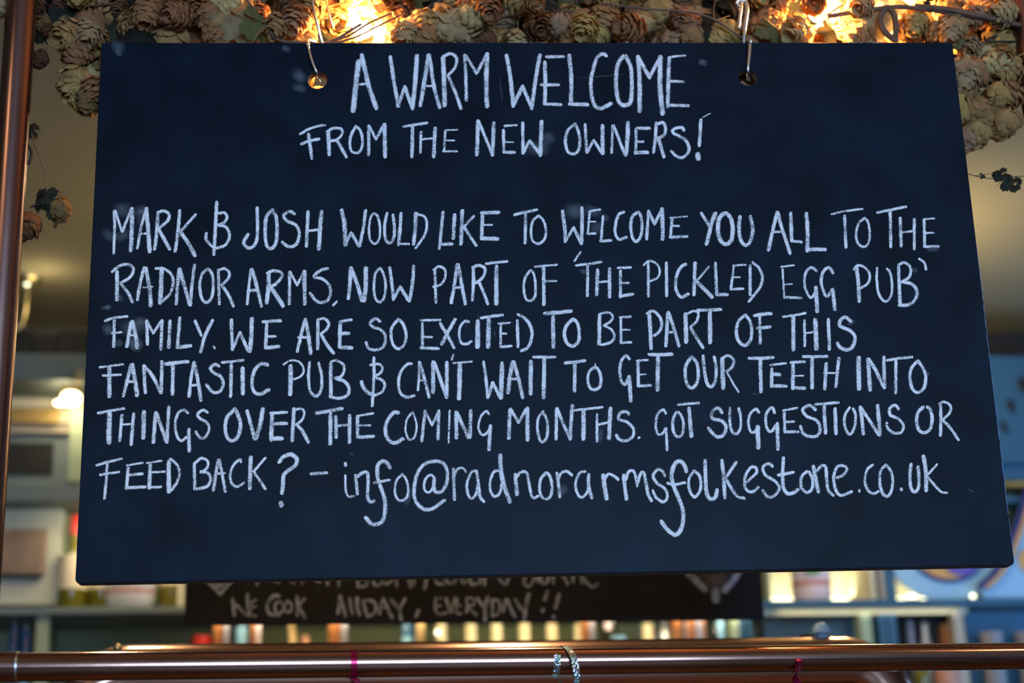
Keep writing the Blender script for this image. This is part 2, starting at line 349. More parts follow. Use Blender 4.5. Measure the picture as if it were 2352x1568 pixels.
# ------------------------------------------------------------------ chalkboard
CHALK = '''
@ 650 100; 50 695 160 670 380 645 620; 44 722 105 755 250 790 400 858 595; 24 700 377 770 367
@ 650 100; 38 985 122 1020 350 1060 575; 32 1060 565 1118 395; 36 1118 395 1190 600; 44 1190 590 1215 350 1230 112; 40 1338 105 1290 400 1262 570; 36 1345 110 1385 380 1440 588; 22 1290 390 1390 390; 46 1470 130 1480 350 1485 570; 30 1475 118 1540 92 1595 135 1580 220 1515 295; 34 1520 305 1580 440 1635 597; 32 1668 105 1680 320 1685 520; 30 1680 110 1780 275; 30 1780 270 1875 95; 44 1875 95 1868 350 1875 580
@ 1100 100; 40 252 108 285 280 318 575; 36 318 565 400 395; 36 400 390 488 600; 38 485 590 525 300 560 105; 36 605 170 610 350 605 550; 28 618 122 780 118; 30 570 380 735 378; 32 600 555 755 560; 40 828 108 848 300 845 550; 36 830 556 1000 560; 36 1172 112 1135 95 1080 140 1035 300 1030 430 1060 560 1120 595 1215 550; 40 1330 112 1280 180 1260 300 1262 420 1290 540 1345 568 1395 530 1405 400 1395 220 1350 115; 44 1460 120 1475 300 1478 622; 36 1467 130 1570 315; 36 1570 305 1655 145; 48 1665 122 1665 400 1688 645; 38 1748 130 1740 350 1735 578; 22 1745 125 1895 108; 26 1740 345 1880 350; 32 1740 565 1925 571
@ 650 100; 26 155 832 260 775 388 748; 32 234 830 265 1055; 28 168 925 240 895 332 876; 36 415 805 425 1022; 28 405 810 460 778 530 782 545 825 500 880 430 895; 32 500 893 583 1042; 28 665 760 620 860 620 970 660 1005 710 985 730 900 710 800 668 758; 32 788 755 786 1022; 28 790 755 855 880; 28 855 880 925 745; 40 932 742 938 1040
@ 650 100; 26 1105 763 1215 745 1325 728; 34 1190 765 1185 1042; 28 1268 812 1262 1000; 20 1270 880 1380 870; 36 1397 775 1385 1040; 26 1490 803 1480 990; 14 1490 795 1605 792; 16 1480 890 1575 890; 20 1470 990 1600 988
@ 650 100; 38 1792 710 1782 1022; 30 1797 712 1925 1022; 38 1937 728 1925 1025; 30 2025 795 2030 995; 24 2035 758 2148 748; 16 2035 905 2115 905; 30 2025 998 2130 998; @ 1100 100; 32 402 728 405 1008; 28 405 1010 465 890; 30 465 890 565 1020; 40 575 715 565 1028
@ 1100 100; 30 880 738 815 800 795 900 815 990 865 1013 910 985 928 900 915 810 884 738; 30 975 742 990 1002; 28 992 1002 1055 888; 30 1055 888 1130 1005; 38 1135 752 1138 1010; 26 1228 752 1220 1004; 30 1237 755 1340 1018; 40 1368 725 1365 870 1350 1024; 30 1445 785 1440 1010; 30 1452 778 1568 778; 24 1440 900 1512 900; 36 1435 1000 1550 1000; 32 1630 728 1620 870 1605 1000; 32 1642 738 1690 725 1715 775 1700 840 1645 868; 34 1650 872 1700 1042; 30 1885 798 1860 770 1790 785 1785 820 1850 855 1910 900 1930 980 1880 1043 1820 1038 1768 988; 34 2040 700 2025 938; 10 2058 677 2125 642; 50 2008 1015 2018 1058
@ 200 450; 28 248 138 252 300 245 528; 28 258 138 322 330; 28 322 328 410 112; 40 412 115 412 300 402 502; 28 546 115 495 290 462 480; 40 545 115 560 300 575 512; 24 490 345 565 345; 34 652 158 640 330 622 490; 30 650 152 700 138 750 162 745 220 670 290; 36 662 312 710 400 758 488; 34 850 132 835 330 808 508; 28 998 168 865 320; 40 862 335 940 450 990 548
@ 200 450; 34 1190 55 1178 300 1165 538; 28 1205 160 1265 155 1285 200 1255 245 1200 265; 30 1205 265 1280 290 1310 370 1270 450 1190 480; 28 1095 340 1095 400 1140 455 1180 475
@ 200 450; 34 1562 108 1565 300 1550 430 1490 478 1440 430 1478 350; 36 1705 128 1650 190 1635 330 1650 450 1690 483 1735 430 1745 300 1735 190 1702 132; 32 1908 163 1860 142 1805 180 1840 230 1920 270 1950 350 1920 445 1850 465 1792 424; 34 2030 142 2015 462; 26 2030 320 2120 310; 40 2153 142 2140 320 2130 487
@ 700 450; 42 338 130 365 260 375 450; 30 375 445 425 338; 32 425 335 500 462; 32 560 132 540 280 505 462; 25 630 158 605 200 590 300 600 400 645 438 685 390 690 270 665 180 634 162; 30 755 156 735 270 740 390 780 433 820 380 822 270 810 172; 32 885 158 875 300 860 448; 24 862 440 958 440; 38 1020 158 1015 300 1000 442; 26 1032 166 1100 190 1122 260 1100 360 1018 480
@ 700 450; 34 1270 148 1255 300 1236 482; 32 1242 445 1355 440; 38 1376 172 1365 388; 36 1447 133 1435 443; 26 1553 183 1460 285; 30 1460 280 1576 455; 36 1635 155 1625 395; 34 1622 156 1785 150; 18 1640 265 1722 265; 38 1625 390 1775 392
@ 700 450; 26 1925 173 2020 150 2135 124; 32 2028 165 2025 433; 27 2145 182 2095 230 2078 330 2095 410 2145 438 2200 400 2215 310 2190 220 2150 182
@ 1200 450; 36 368 138 390 300 395 418; 28 395 415 470 290; 32 470 290 540 435; 36 545 108 548 260 542 438; 24 618 143 600 345; 20 617 140 715 124; 16 600 237 672 235; 22 594 345 672 345; 28 740 186 722 415; 28 715 415 815 406; 30 932 146 885 172 855 260 855 350 890 398 955 377; 32 1060 150 1010 190 995 280 1010 380 1045 418 1085 370 1100 270 1085 180 1063 148; 30 1158 137 1150 260 1140 398; 30 1158 137 1215 258; 30 1215 258 1278 122; 40 1280 118 1288 260 1288 398; 30 1375 203 1360 380; 18 1355 200 1515 186; 22 1375 275 1440 275; 28 1355 378 1515 372
@ 1200 450; 30 1643 156 1720 280; 40 1773 158 1735 260 1692 443; 40 1860 156 1810 200 1795 300 1815 400 1870 443 1920 400 1932 290 1910 200 1872 158; 36 1998 187 1990 300 2005 400 2050 452 2100 400 2115 300 2095 187
@ 1700 450; 36 340 148 300 310 260 498; 34 345 150 385 300 460 528; 24 300 330 385 328; 34 465 157 475 415; 28 470 412 565 422; 38 608 158 620 330 618 505; 36 618 490 782 490
@ 1700 450; 20 840 167 960 140 1125 119; 30 960 180 972 473; 25 1145 202 1090 250 1065 350 1080 430 1135 468 1180 430 1190 330 1175 240 1143 202
@ 1700 450; 26 1260 153 1390 125 1525 97; 30 1378 143 1385 468; 32 1470 202 1480 460; 22 1485 335 1600 320; 28 1600 212 1600 488; 30 1690 218 1695 465; 18 1688 214 1785 206; 20 1700 340 1778 338; 26 1695 465 1824 460
@ 200 450; 40 275 695 275 953; 30 230 697 290 645 370 627 425 665 400 740 310 800; 32 312 808 370 880 418 972; 32 525 657 490 790 461 953; 40 540 662 575 850 585 1007; 18 517 840 606 832; 44 685 678 680 830 670 982; 28 630 666 700 666 775 720 790 800 760 900 675 980; 34 845 668 830 830 820 992; 36 850 670 945 1002; 32 988 633 965 800 950 1002; 30 1110 667 1055 720 1035 830 1055 940 1100 978 1145 930 1160 830 1150 720 1114 668; 30 1205 677 1215 993; 28 1212 682 1260 666 1305 700 1295 760 1235 820; 32 1242 827 1300 910 1346 1012
@ 200 450; 28 1505 672 1490 800 1470 993; 34 1515 672 1560 830 1602 1012; 28 1492 870 1570 862; 38 1670 706 1665 850 1650 983; 32 1655 709 1710 686 1780 702 1790 740 1740 800 1680 840; 44 1692 845 1750 930 1802 1010; 32 1860 697 1858 992; 26 1865 695 1930 820; 26 1930 820 1990 695; 38 1997 690 2000 992; 32 2210 665 2140 685 2085 740 2160 760 2225 820 2235 900 2200 965 2120 973 2048 893; 24 2293 967 2262 1006
@ 700 450; 36 420 657 415 800 400 943; 38 425 662 480 800 525 962; 44 562 660 560 830 545 962; 27 690 663 650 710 635 820 645 930 685 973 725 940 742 830 725 720 693 663; 32 780 657 800 800 815 952; 30 815 948 875 833; 32 875 833 955 962; 34 1000 643 990 800 962 967
@ 700 450; 30 1195 684 1205 978; 26 1183 679 1235 646 1290 680 1285 760 1245 815 1183 835; 34 1400 628 1380 780 1345 982; 34 1410 628 1440 800 1475 992; 26 1365 840 1450 840; 32 1548 660 1550 800 1540 958; 30 1542 656 1600 637 1655 665 1640 740 1575 800; 30 1602 793 1640 880 1683 992; 26 1665 624 1760 610 1860 600; 42 1760 645 1760 992
@ 700 450; 27 2073 682 2025 750 2012 850 2030 940 2075 963 2115 920 2120 820 2105 720 2078 682; 22 2114 650 2316 630; 36 2195 660 2197 998; 22 2200 783 2312 780
@ 1200 450; 20 533 513 477 597; 26 493 637 600 625 725 606; 30 600 645 597 918; 34 690 677 682 908; 22 690 790 790 785; 34 800 667 800 928; 30 900 687 900 928; 24 875 660 996 655; 20 900 800 977 797; 32 895 920 1015 902
@ 1200 450; 28 1155 607 1158 923; 22 1113 634 1165 596 1235 625 1262 690 1240 750 1168 785; 32 1322 613 1325 918; 32 1502 626 1455 652 1415 740 1410 850 1455 928 1525 898; 36 1585 613 1575 908; 24 1713 648 1605 775; 38 1607 792 1743 928; 30 1772 613 1785 895; 32 1780 905 1884 905; 24 1940 655 1915 855; 20 1933 640 2056 630; 16 1930 748 1998 745; 24 1914 858 2030 850; 30 2092 637 2092 908; 28 2112 608 2175 665 2205 750 2180 840 2079 970
@ 1700 450; 22 390 670 405 935; 18 376 650 496 635; 18 410 812 477 808; 28 407 930 560 935; 28 703 688 655 657 605 700 590 800 615 890 655 933 698 870; 40 695 838 710 1062; 30 853 708 815 657 760 700 745 790 770 880 800 923 848 853; 38 850 858 872 1042
@ 1700 450; 38 1068 648 1085 800 1095 968; 26 1043 677 1085 636 1150 660 1190 720 1175 800 1102 850; 26 1258 660 1255 780 1275 900 1330 968 1385 920 1395 800 1375 700 1348 669; 32 1455 645 1460 800 1470 995; 28 1453 635 1510 612 1565 660 1555 740 1487 790; 32 1492 787 1580 810 1625 880 1600 960 1540 998 1460 1004; 24 1643 577 1690 610 1710 675
@ 200 690; 26 165 188 240 160 370 146; 32 250 182 245 423; 20 224 300 317 290; 36 405 197 385 310 365 423; 38 415 193 445 310 460 432; 18 380 320 440 318; 34 548 187 555 403; 28 550 190 608 300; 28 608 300 680 187; 34 688 183 678 448; 34 762 187 750 433; 32 852 158 830 433; 36 828 430 953 415; 30 992 186 1050 320; 34 1153 180 1085 320 1042 473; 26 1164 424 1173 438
@ 200 690; 34 1325 177 1330 320 1335 452; 30 1335 450 1405 293; 34 1405 293 1480 462; 42 1512 165 1510 320 1495 467; 32 1650 205 1640 435; 32 1615 195 1780 185; 26 1640 330 1732 328; 36 1637 435 1764 420
@ 200 690; 32 2005 168 1970 300 1932 468; 36 2005 172 2035 330 2055 487; 26 1940 340 2048 335; 36 2120 178 2120 443; 28 2118 176 2180 166 2220 210 2200 265 2147 305; 32 2152 313 2200 400 2266 484; @ 700 690; 36 325 196 320 425; 30 332 190 430 176; 36 315 305 405 300; 36 325 430 433 435
@ 700 690; 30 693 193 650 167 600 205 625 240 700 270 740 330 725 420 660 453 590 440 562 384; 30 860 173 805 240 792 320 815 410 865 443 915 400 930 310 905 220 864 174
@ 700 690; 30 1080 206 1082 433; 24 1064 182 1246 178; 26 1080 335 1172 335; 30 1065 435 1230 440; 34 1243 210 1310 320 1372 433; 34 1383 172 1320 280 1258 403; 26 1508 194 1470 191 1430 240 1418 320 1440 390 1490 398 1531 373; 46 1588 190 1588 427; 30 1620 160 1720 145 1820 131; 44 1690 178 1685 427; 26 1800 218 1800 425; 20 1779 212 1886 203; 22 1805 305 1852 303; 28 1795 425 1900 416; 32 1952 183 1960 425; 32 1958 128 2030 170 2080 250 2085 340 2050 430 1988 463
@ 1200 690; 36 202 119 320 110 448 96; 40 280 145 285 427; 34 460 173 405 230 385 310 410 390 465 418 515 370 520 270 500 200 462 170
@ 1200 690; 36 708 128 705 395; 24 718 120 790 109 830 145 810 190 748 230; 26 752 231 820 270 845 330 815 380 740 405; 24 694 401 750 405; 26 905 160 905 390; 24 894 155 996 148; 20 898 270 987 268; 24 908 388 1001 383
@ 1200 690; 38 1165 122 1175 280 1182 442; 30 1143 119 1200 97 1260 150 1280 220 1260 280 1213 323; 34 1335 108 1325 280 1318 418; 34 1340 108 1390 250 1438 418; 26 1330 290 1410 290; 42 1498 123 1505 382; 26 1522 119 1570 97 1615 115 1600 190 1547 240; 34 1547 253 1600 340 1660 433; 32 1606 90 1720 85 1824 82; 42 1722 108 1725 387
@ 1200 690; 32 2045 133 1985 190 1965 280 1985 370 2045 413 2095 360 2105 260 2085 180 2048 133; 36 2132 139 2210 125 2284 119; 30 2180 155 2185 393; 28 2155 254 2280 241
@ 1650 690; 24 594 149 700 135 801 116; 42 688 152 690 452; 28 790 182 795 418; 22 800 300 870 290; 46 890 175 895 300 902 442; 34 1010 172 1020 448; 36 1217 188 1165 152 1120 185 1120 235 1200 270 1255 330 1235 420 1185 453 1120 430 1093 390
@ 200 690; 22 115 614 220 600 331 586; 40 205 608 205 882; 24 145 690 311 680; 34 405 588 370 730 332 877; 40 415 588 440 730 460 872; 26 370 745 440 742; 32 520 597 535 848; 34 525 597 605 700 675 843; 36 685 560 685 700 680 848; 36 718 584 820 570 928 560; 36 790 597 785 862; 32 980 568 955 720 936 882; 36 985 568 1020 740 1045 917; 26 950 780 1025 775; 32 1213 603 1175 586 1135 620 1160 660 1230 700 1250 770 1215 838 1150 838 1097 773; 26 1240 569 1330 560 1436 548; 34 1325 587 1320 882; 40 1428 618 1432 857; 36 1660 590 1600 581 1540 640 1515 740 1530 830 1590 858 1670 817
@ 200 690; 44 1870 598 1870 720 1865 862; 22 1804 587 1870 551 1950 565 1990 630 1970 690 1903 724; 30 2045 567 2035 700 2050 830 2105 878 2150 820 2155 690 2127 570; @ 700 690; 34 238 577 240 875; 26 238 565 290 551 355 590 360 650 330 700 278 712; 32 284 716 360 740 405 800 390 870 310 898 230 881
@ 700 690; 30 635 523 635 700 620 968; 26 603 594 670 581 710 610 700 660 642 695; 28 644 706 710 730 735 780 710 840 642 870; 36 521 745 540 800 590 850 630 865
@ 700 690; 30 982 580 940 586 880 660 862 760 880 850 940 888 1006 872; 28 1050 562 1050 700 1040 823; 32 1060 570 1100 720 1143 887; 18 1060 735 1110 735; 40 1178 563 1180 842; 34 1190 566 1245 720 1303 892; 34 1305 567 1305 888; 24 1364 498 1351 542; 20 1364 575 1536 560; 44 1425 587 1418 902
@ 700 690; 30 1642 562 1665 720 1680 892; 32 1685 890 1725 753; 34 1725 753 1800 897; 42 1812 573 1805 892; 40 1910 563 1885 700 1868 847; 36 1920 563 1965 720 2003 892; 28 1870 720 1960 718; 40 2077 558 2075 857; 28 2100 520 2300 518; 40 2200 536 2195 892
@ 1200 690; 32 391 574 480 565 574 551; 34 482 580 478 833; 30 665 610 615 650 600 730 620 800 665 818 710 790 722 710 700 640 667 608; 14 668 578 672 608
@ 1200 690; 30 983 537 950 507 905 560 895 660 910 740 945 768 973 703; 40 980 698 995 922; 34 1062 565 1065 785; 22 1049 553 1151 545; 18 1080 678 1132 676; 28 1065 785 1180 780; 34 1161 495 1260 498 1374 492; 42 1245 525 1242 822
@ 1200 690; 32 1550 520 1505 590 1495 680 1515 770 1560 803 1605 750 1615 660 1600 570 1557 517; 32 1660 507 1670 620 1690 740 1730 793 1770 740 1780 620 1760 517; 46 1835 538 1845 807; 30 1833 530 1890 506 1940 545 1925 610 1877 650; 22 1882 663 1935 760 1987 841
@ 1650 690; 32 281 530 390 530 504 522; 36 385 550 392 838; 32 490 625 490 790; 22 476 594 621 575; 34 490 677 566 680; 34 491 785 624 785; 34 685 580 685 810; 28 665 570 795 560; 16 695 692 782 690; 34 686 800 794 805; 30 780 515 890 515 1000 512; 36 860 530 862 803; 34 990 577 978 813; 20 970 665 1095 665; 32 1107 528 1080 793
@ 1650 690; 46 1288 525 1292 812; 40 1375 537 1385 690 1395 822; 36 1385 540 1450 650 1519 793; 34 1520 518 1525 803; 28 1550 549 1660 530 1780 520; 32 1630 550 1630 848; 32 1825 562 1775 620 1760 720 1790 820 1840 843 1890 800 1905 710 1880 620 1832 553
@ 200 910; 28 100 154 200 135 340 111; 48 205 148 200 427; 32 320 173 300 408; 18 330 260 420 252; 34 428 158 405 443; 44 522 143 518 382; 38 630 148 620 280 610 422; 34 635 150 730 418; 34 752 98 742 260 735 422; 28 928 153 890 126 840 150 810 240 825 360 865 408 918 372; 32 935 302 938 503; 28 1108 148 1065 126 1015 165 1040 205 1105 245 1120 310 1085 373 1040 383 997 324
@ 200 910; 36 1358 114 1290 190 1270 280 1285 370 1330 408 1385 370 1410 270 1390 180 1362 118; 36 1470 132 1510 280 1539 392; 40 1614 113 1590 260 1551 388; 40 1700 156 1690 402; 30 1686 155 1835 145; 34 1700 250 1834 248; 40 1698 390 1793 385; 36 1900 113 1885 407; 26 1914 120 1975 116 1995 160 1970 220 1918 260; 34 1934 268 1980 320 2033 423
@ 700 910; 34 106 154 220 135 344 109; 38 237 158 235 437; 34 285 183 290 378; 26 300 270 400 262; 36 412 173 410 423; 34 485 186 485 375; 22 480 179 630 156; 24 490 268 601 265; 32 487 375 633 366
@ 700 910; 36 862 149 815 152 760 220 740 310 770 400 830 428 904 387; 22 990 143 940 210 925 300 945 380 970 398 1010 370 1028 270 1010 190 992 143; 30 1105 132 1090 270 1075 412; 26 1105 135 1170 265; 26 1170 265 1230 135; 32 1232 132 1225 393; 20 1330 130 1322 425; 36 1390 142 1395 382; 36 1397 150 1504 378; 34 1525 128 1518 378; 24 1693 163 1665 136 1615 190 1595 280 1620 345 1660 348 1698 303; 34 1705 268 1692 492
@ 700 910; 36 1885 118 1880 250 1875 388; 32 1890 116 1965 240; 32 1965 240 2035 116; 38 2045 108 2048 402; 27 2192 137 2145 200 2138 300 2160 400 2190 418 2225 370 2230 260 2215 190 2192 158; @ 1200 910; 32 312 108 310 393; 32 318 110 380 260 439 393; 36 460 83 445 250 440 393; 24 479 127 600 115 736 99; 42 562 130 560 392; 26 685 165 685 414; 24 700 260 780 240; 40 808 108 795 387; 30 979 163 955 141 900 150 885 210 960 235 1020 300 1010 370 950 408 890 395 862 354; 24 1067 384 1075 376
@ 1200 910; 26 1319 157 1290 122 1240 170 1225 270 1245 345 1290 338 1313 292; 28 1320 295 1330 494; 28 1415 143 1385 210 1385 310 1420 368 1465 350 1480 260 1465 190 1432 143; 26 1430 77 1620 60; 38 1530 108 1552 367
@ 1200 910; 34 1834 150 1800 107 1745 140 1745 200 1830 225 1870 280 1845 355 1780 368 1707 290; @ 1650 910; 28 105 106 105 230 125 320 170 343 205 280 205 190 186 110; 28 373 147 345 117 295 160 275 240 295 320 330 328 363 283; 44 360 278 368 472; 30 519 151 490 103 445 150 435 230 455 310 490 318 537 255; 36 540 248 548 487; 28 605 145 610 330; 22 594 129 726 106; 24 615 235 696 232; 30 610 325 734 325; 32 893 123 840 83 775 120 810 180 900 220 935 290 910 360 840 368 780 340 752 274; 28 890 74 1104 56; 36 970 90 985 338; 36 1072 112 1080 343; 28 1205 102 1165 170 1160 260 1190 338 1225 338 1255 260 1260 170 1238 113; 36 1305 97 1320 220 1332 347; 32 1307 100 1395 230 1473 353; 36 1462 83 1475 220 1485 357; 30 1658 118 1625 82 1575 110 1580 170 1660 210 1700 270 1680 330 1610 335 1555 290 1546 243
@ 1650 910; 34 1882 97 1835 150 1820 230 1845 310 1900 333 1950 290 1965 200 1945 120 1918 97; 32 2040 65 2045 220 2040 358; 26 2029 68 2075 52 2130 85 2125 150 2063 213; 28 2068 223 2130 290 2207 399
@ 200 910; 26 86 633 200 600 320 572; 28 185 615 175 780 160 938; 24 120 721 295 693; 32 378 655 362 848; 20 364 634 511 610; 26 385 722 510 710; 30 357 840 534 831; 36 580 622 572 843; 20 549 614 686 591; 22 595 697 715 690; 26 576 838 680 830; 42 750 598 750 730 752 877; 26 763 573 820 620 850 690 830 780 773 866
@ 200 910; 30 985 615 988 848; 26 988 617 1050 567 1110 600 1100 660 1043 698; 30 1044 691 1110 705 1135 760 1110 820 1040 845 985 850; 32 1205 582 1185 700 1160 863; 30 1215 582 1245 730 1270 873; 24 1184 710 1266 705; 26 1414 602 1400 582 1340 640 1315 720 1330 800 1385 828 1442 793; 40 1505 558 1498 700 1495 847; 26 1638 563 1530 690; 28 1532 692 1638 849
@ 200 910; 38 1763 605 1800 560 1870 532 1925 570 1915 630 1850 680 1805 730 1800 820 1790 890; 50 1781 978 1786 1002
@ 200 910; 30 2056 711 2204 701
@ 700 910; 22 372 724 375 850 400 918 450 915; 32 371 615 376 635; 30 465 722 485 898; 32 482 738 530 702 575 702 582 800 577 920 600 968 640 961; 38 783 656 750 607 710 597 670 640 670 740 700 840 735 950 735 1080 700 1158 620 1173 558 1113; 24 635 794 780 766; 25 893 716 840 780 828 870 850 940 890 958 940 920 950 830 925 750 895 715; 25 1188 745 1160 722 1115 750 1095 830 1120 878 1160 868 1190 800; 34 1190 750 1186 830 1205 877 1260 870 1305 790 1310 690 1270 612 1180 597 1090 630 1030 720 1005 840 1015 950 1080 1028 1170 1033 1284 953; 32 1365 666 1370 800 1375 948; 25 1372 735 1400 672 1450 657 1482 692; 27 1568 683 1530 700 1490 800 1500 900 1535 938 1575 890 1590 800; 30 1577 684 1595 800 1610 920 1647 967; 27 1788 682 1740 692 1705 770 1705 860 1740 918 1790 890 1810 800; 42 1796 540 1805 700 1840 850 1886 970; 38 1935 717 1950 902; 29 1948 738 1985 697 2040 702 2060 800 2080 900 2105 933 2145 914; 29 2208 707 2165 770 2160 870 2185 930 2225 943 2265 900 2270 800 2245 720 2213 702; @ 1200 910; 32 316 702 330 800 344 923; 29 332 756 350 711 400 687 456 722; 27 578 690 530 702 490 780 500 880 545 928 600 870 605 780; 34 608 717 610 830 638 933; 44 741 724 755 830 774 940; 29 758 756 790 712 840 730 881 763; 36 930 722 940 830 955 946; 29 952 766 975 692 1020 687 1045 760 1055 826; 32 1057 796 1085 712 1115 702 1135 790 1155 900 1187 959; 29 1309 732 1290 691 1245 672 1200 730 1240 800 1310 850 1330 930 1290 968 1230 930 1197 864; 40 1508 690 1480 620 1440 597 1400 620 1370 720 1390 820 1430 920 1470 1030 1475 1150 1440 1248 1390 1268 1320 1210 1275 1146; 28 1331 796 1400 810 1494 791; 29 1568 692 1530 760 1535 860 1580 923 1625 880 1640 790 1620 720 1573 683; 38 1678 588 1680 700 1690 870 1720 938 1770 928 1789 856; 34 1831 587 1850 750 1860 932; 30 1963 604 1875 740; 30 1872 764 1930 860 1980 923 2039 934; 29 2062 787 2110 740 2150 700 2145 656 2095 656 2045 740 2045 830 2080 873 2130 869 2167 833; @ 1650 910; 30 498 643 460 617 410 650 430 720 520 780 560 840 520 908 455 923 408 864; 34 598 564 590 720 600 840 640 893 700 879 731 853; 30 550 724 620 710 690 696; 30 813 687 765 740 760 830 810 883 860 850 865 760 833 692; 38 872 643 895 760 919 877; 30 903 687 950 637 985 650 995 760 1010 860 1056 911; 30 1084 750 1150 720 1180 670 1150 637 1090 651 1060 740 1075 850 1120 908 1180 894 1226 872; 24 1295 860 1297 876; 27 1418 628 1370 670 1345 760 1365 850 1420 893 1471 872; 29 1540 627 1490 690 1485 800 1510 890 1555 918 1595 850 1600 740 1575 670 1543 632; 30 1678 848 1684 858; 32 1770 621 1760 740 1770 840 1805 878 1840 830 1840 720 1833 646; 40 1883 549 1905 680 1910 867; 23 2008 623 1930 715; 25 1928 743 1990 820 2050 878 2100 885
'''
CHALK2 = '''
@ 420 1320 5.88; 52 670 320 695 545; 48 715 400 780 470 860 545; 52 872 255 878 400 895 545; 36 985 335 930 375 935 440 985 415; 40 905 470 930 540 985 550
@ 420 1320 5.88; 56 1300 282 1210 290 1140 410 1170 520 1290 545; 44 1320 355 1250 390 1255 500 1310 520 1360 440 1320 355; 44 1410 350 1370 420 1390 500 1450 490 1470 400 1410 350; 52 1540 290 1550 420 1545 540; 44 1640 320 1570 410; 48 1565 440 1650 575
@ 800 1300 5.88; 50 -110 400 -140 640; 50 -110 400 -40 670; 44 -120 540 -60 550; 50 20 430 35 560 60 640; 56 115 430 125 560 150 650; 50 200 470 235 600 260 670; 50 200 470 300 460 370 520 360 620 260 680; 50 465 440 420 640; 52 470 440 590 690; 40 440 560 520 560; 50 580 455 680 570; 50 765 440 700 580 715 720
@ 800 1300 5.88; 52 950 590 915 680
@ 800 1300 5.88; 50 1185 430 1175 540 1210 640 1320 630; 40 1190 430 1260 430; 36 1180 540 1250 530; 48 1320 430 1375 620; 46 1440 420 1390 620; 44 1470 440 1460 620 1520 640; 36 1460 530 1520 530; 50 1600 430 1600 620; 40 1600 430 1690 440 1690 520 1620 540 1730 660; 50 1740 430 1830 560; 60 1885 410 1850 560 1845 730
@ 1140 1300 5.88; 48 -50 450 -55 650; 44 -50 450 30 470 50 560 20 640 -50 670; 52 130 450 95 610; 52 150 450 190 560 250 680; 50 255 450 340 590; 60 440 380 400 520 380 720
@ 1140 1300 5.88; 54 690 340 655 450; 60 625 590 633 605; 54 845 375 800 560; 56 770 680 780 695
@ 800 1300 5.88; 44 120 40 130 270; 44 120 40 230 60 220 130 140 150 250 190 240 260 130 280; 44 320 60 350 240 420 250 470 210 520 240 600 180; 46 640 60 655 270; 46 800 60 840 280; 46 900 60 880 260
@ 800 1300 5.88; 52 1060 150 1035 300
@ 800 1300 5.88; 44 1180 60 1190 220 1290 240; 44 1300 100 1340 220 1440 210 1440 80; 46 1530 80 1540 220 1600 200; 46 1640 90 1660 240 1760 230; 46 1780 90 1780 240; 46 1840 90 1840 250
@ 800 1300 5.88; 46 2040 160 2060 200 2130 240 2160 160
@ 1140 1300 5.88; 46 400 60 380 240 460 260 520 150; 42 560 80 560 210; 44 600 100 610 220 690 210 700 90; 46 770 80 770 230; 46 870 80 930 170 960 240; 46 1030 80 1040 210; 46 1150 60 1150 230; 42 1150 130 1230 230 1310 280 1370 240
@ 420 1320 5.88; 44 1000 40 1005 130; 36 1200 60 1300 100; 36 1440 60 1500 110; 36 1590 60 1620 120; 36 1780 60 1850 100; 42 1950 60 1955 130; 46 2110 60 2105 150
'''
def board_local(px, py, off=0): return bat(px, py, off)
TL, TR, BR, BL = (233, 98), (2188, 97), (2331, 1298), (172, 1340)
b_root = thing('chalkboard', 'large dark blue-black chalkboard covered in white handwriting hung in front of the bar', 'chalkboard', bat(1250, 1319))
def panel(root, corners, atf, holes, thick, m_face, m_edge, rad, bevel=.0012):
    """slab with rounded lower corners and drilled holes, built from a filled 2D curve"""
    O = atf(*corners[3]); U = (atf(*corners[2]) - O); W = U.length; U.normalize()
    H = (atf(*corners[0]) - O).z
    N = Vector((-U.y, U.x, 0))
    cu = bpy.data.curves.new('outline', 'CURVE'); cu.dimensions = '2D'; cu.fill_mode = 'BOTH'
    cu.extrude = thick / 2 - bevel; cu.bevel_depth = bevel; cu.bevel_resolution = 1; cu.offset = -bevel
    pts = []
    for cx, cy, a0, r in ((rad, rad, 180, rad), (W - rad, rad, 270, rad), (W - rad * .4, H - rad * .4, 0, rad * .4), (rad * .4, H - rad * .4, 90, rad * .4)):
        for k in range(6):
            a = math.radians(a0 + 90 * k / 5); pts.append((cx + r * math.cos(a), cy + r * math.sin(a)))
    sp = cu.splines.new('POLY'); sp.points.add(len(pts) - 1); sp.use_cyclic_u = True
    for p, q in zip(sp.points, pts): p.co = (q[0], q[1], 0, 1)
    for hx, hy, hr in holes:
        P = atf(hx, hy) - O; x = P.dot(U); z = P.z; r = hr
        sp = cu.splines.new('POLY'); sp.points.add(35); sp.use_cyclic_u = True
        for k, p in enumerate(sp.points): p.co = (x + r * math.cos(-k * math.pi / 18), z + r * math.sin(-k * math.pi / 18), 0, 1)
    co = bpy.data.objects.new('tmp', cu); C.objects.link(co)
    dg = bpy.context.evaluated_depsgraph_get(); me = bpy.data.meshes.new_from_object(co.evaluated_get(dg))
    bpy.data.objects.remove(co)
    Mx = Matrix((U, BZ, -N)).transposed().to_4x4(); Mx.translation = O + N * (thick / 2) - parent_loc(root)
    me.transform(Mx)
    me.materials.clear(); me.materials.append(m_face); me.materials.append(m_edge)
    for p in me.polygons: p.material_index = 0 if abs(p.normal.dot(N)) > .9 else 1
    o = bpy.data.objects.new('panel', me); C.objects.link(o); o.parent = root
    return o
HR = .0128
panel(b_root, (TL, TR, BR, BL), bat, ((729, 183, HR), (1718, 176, HR)), .018, M['board'], M['edge'], .006)

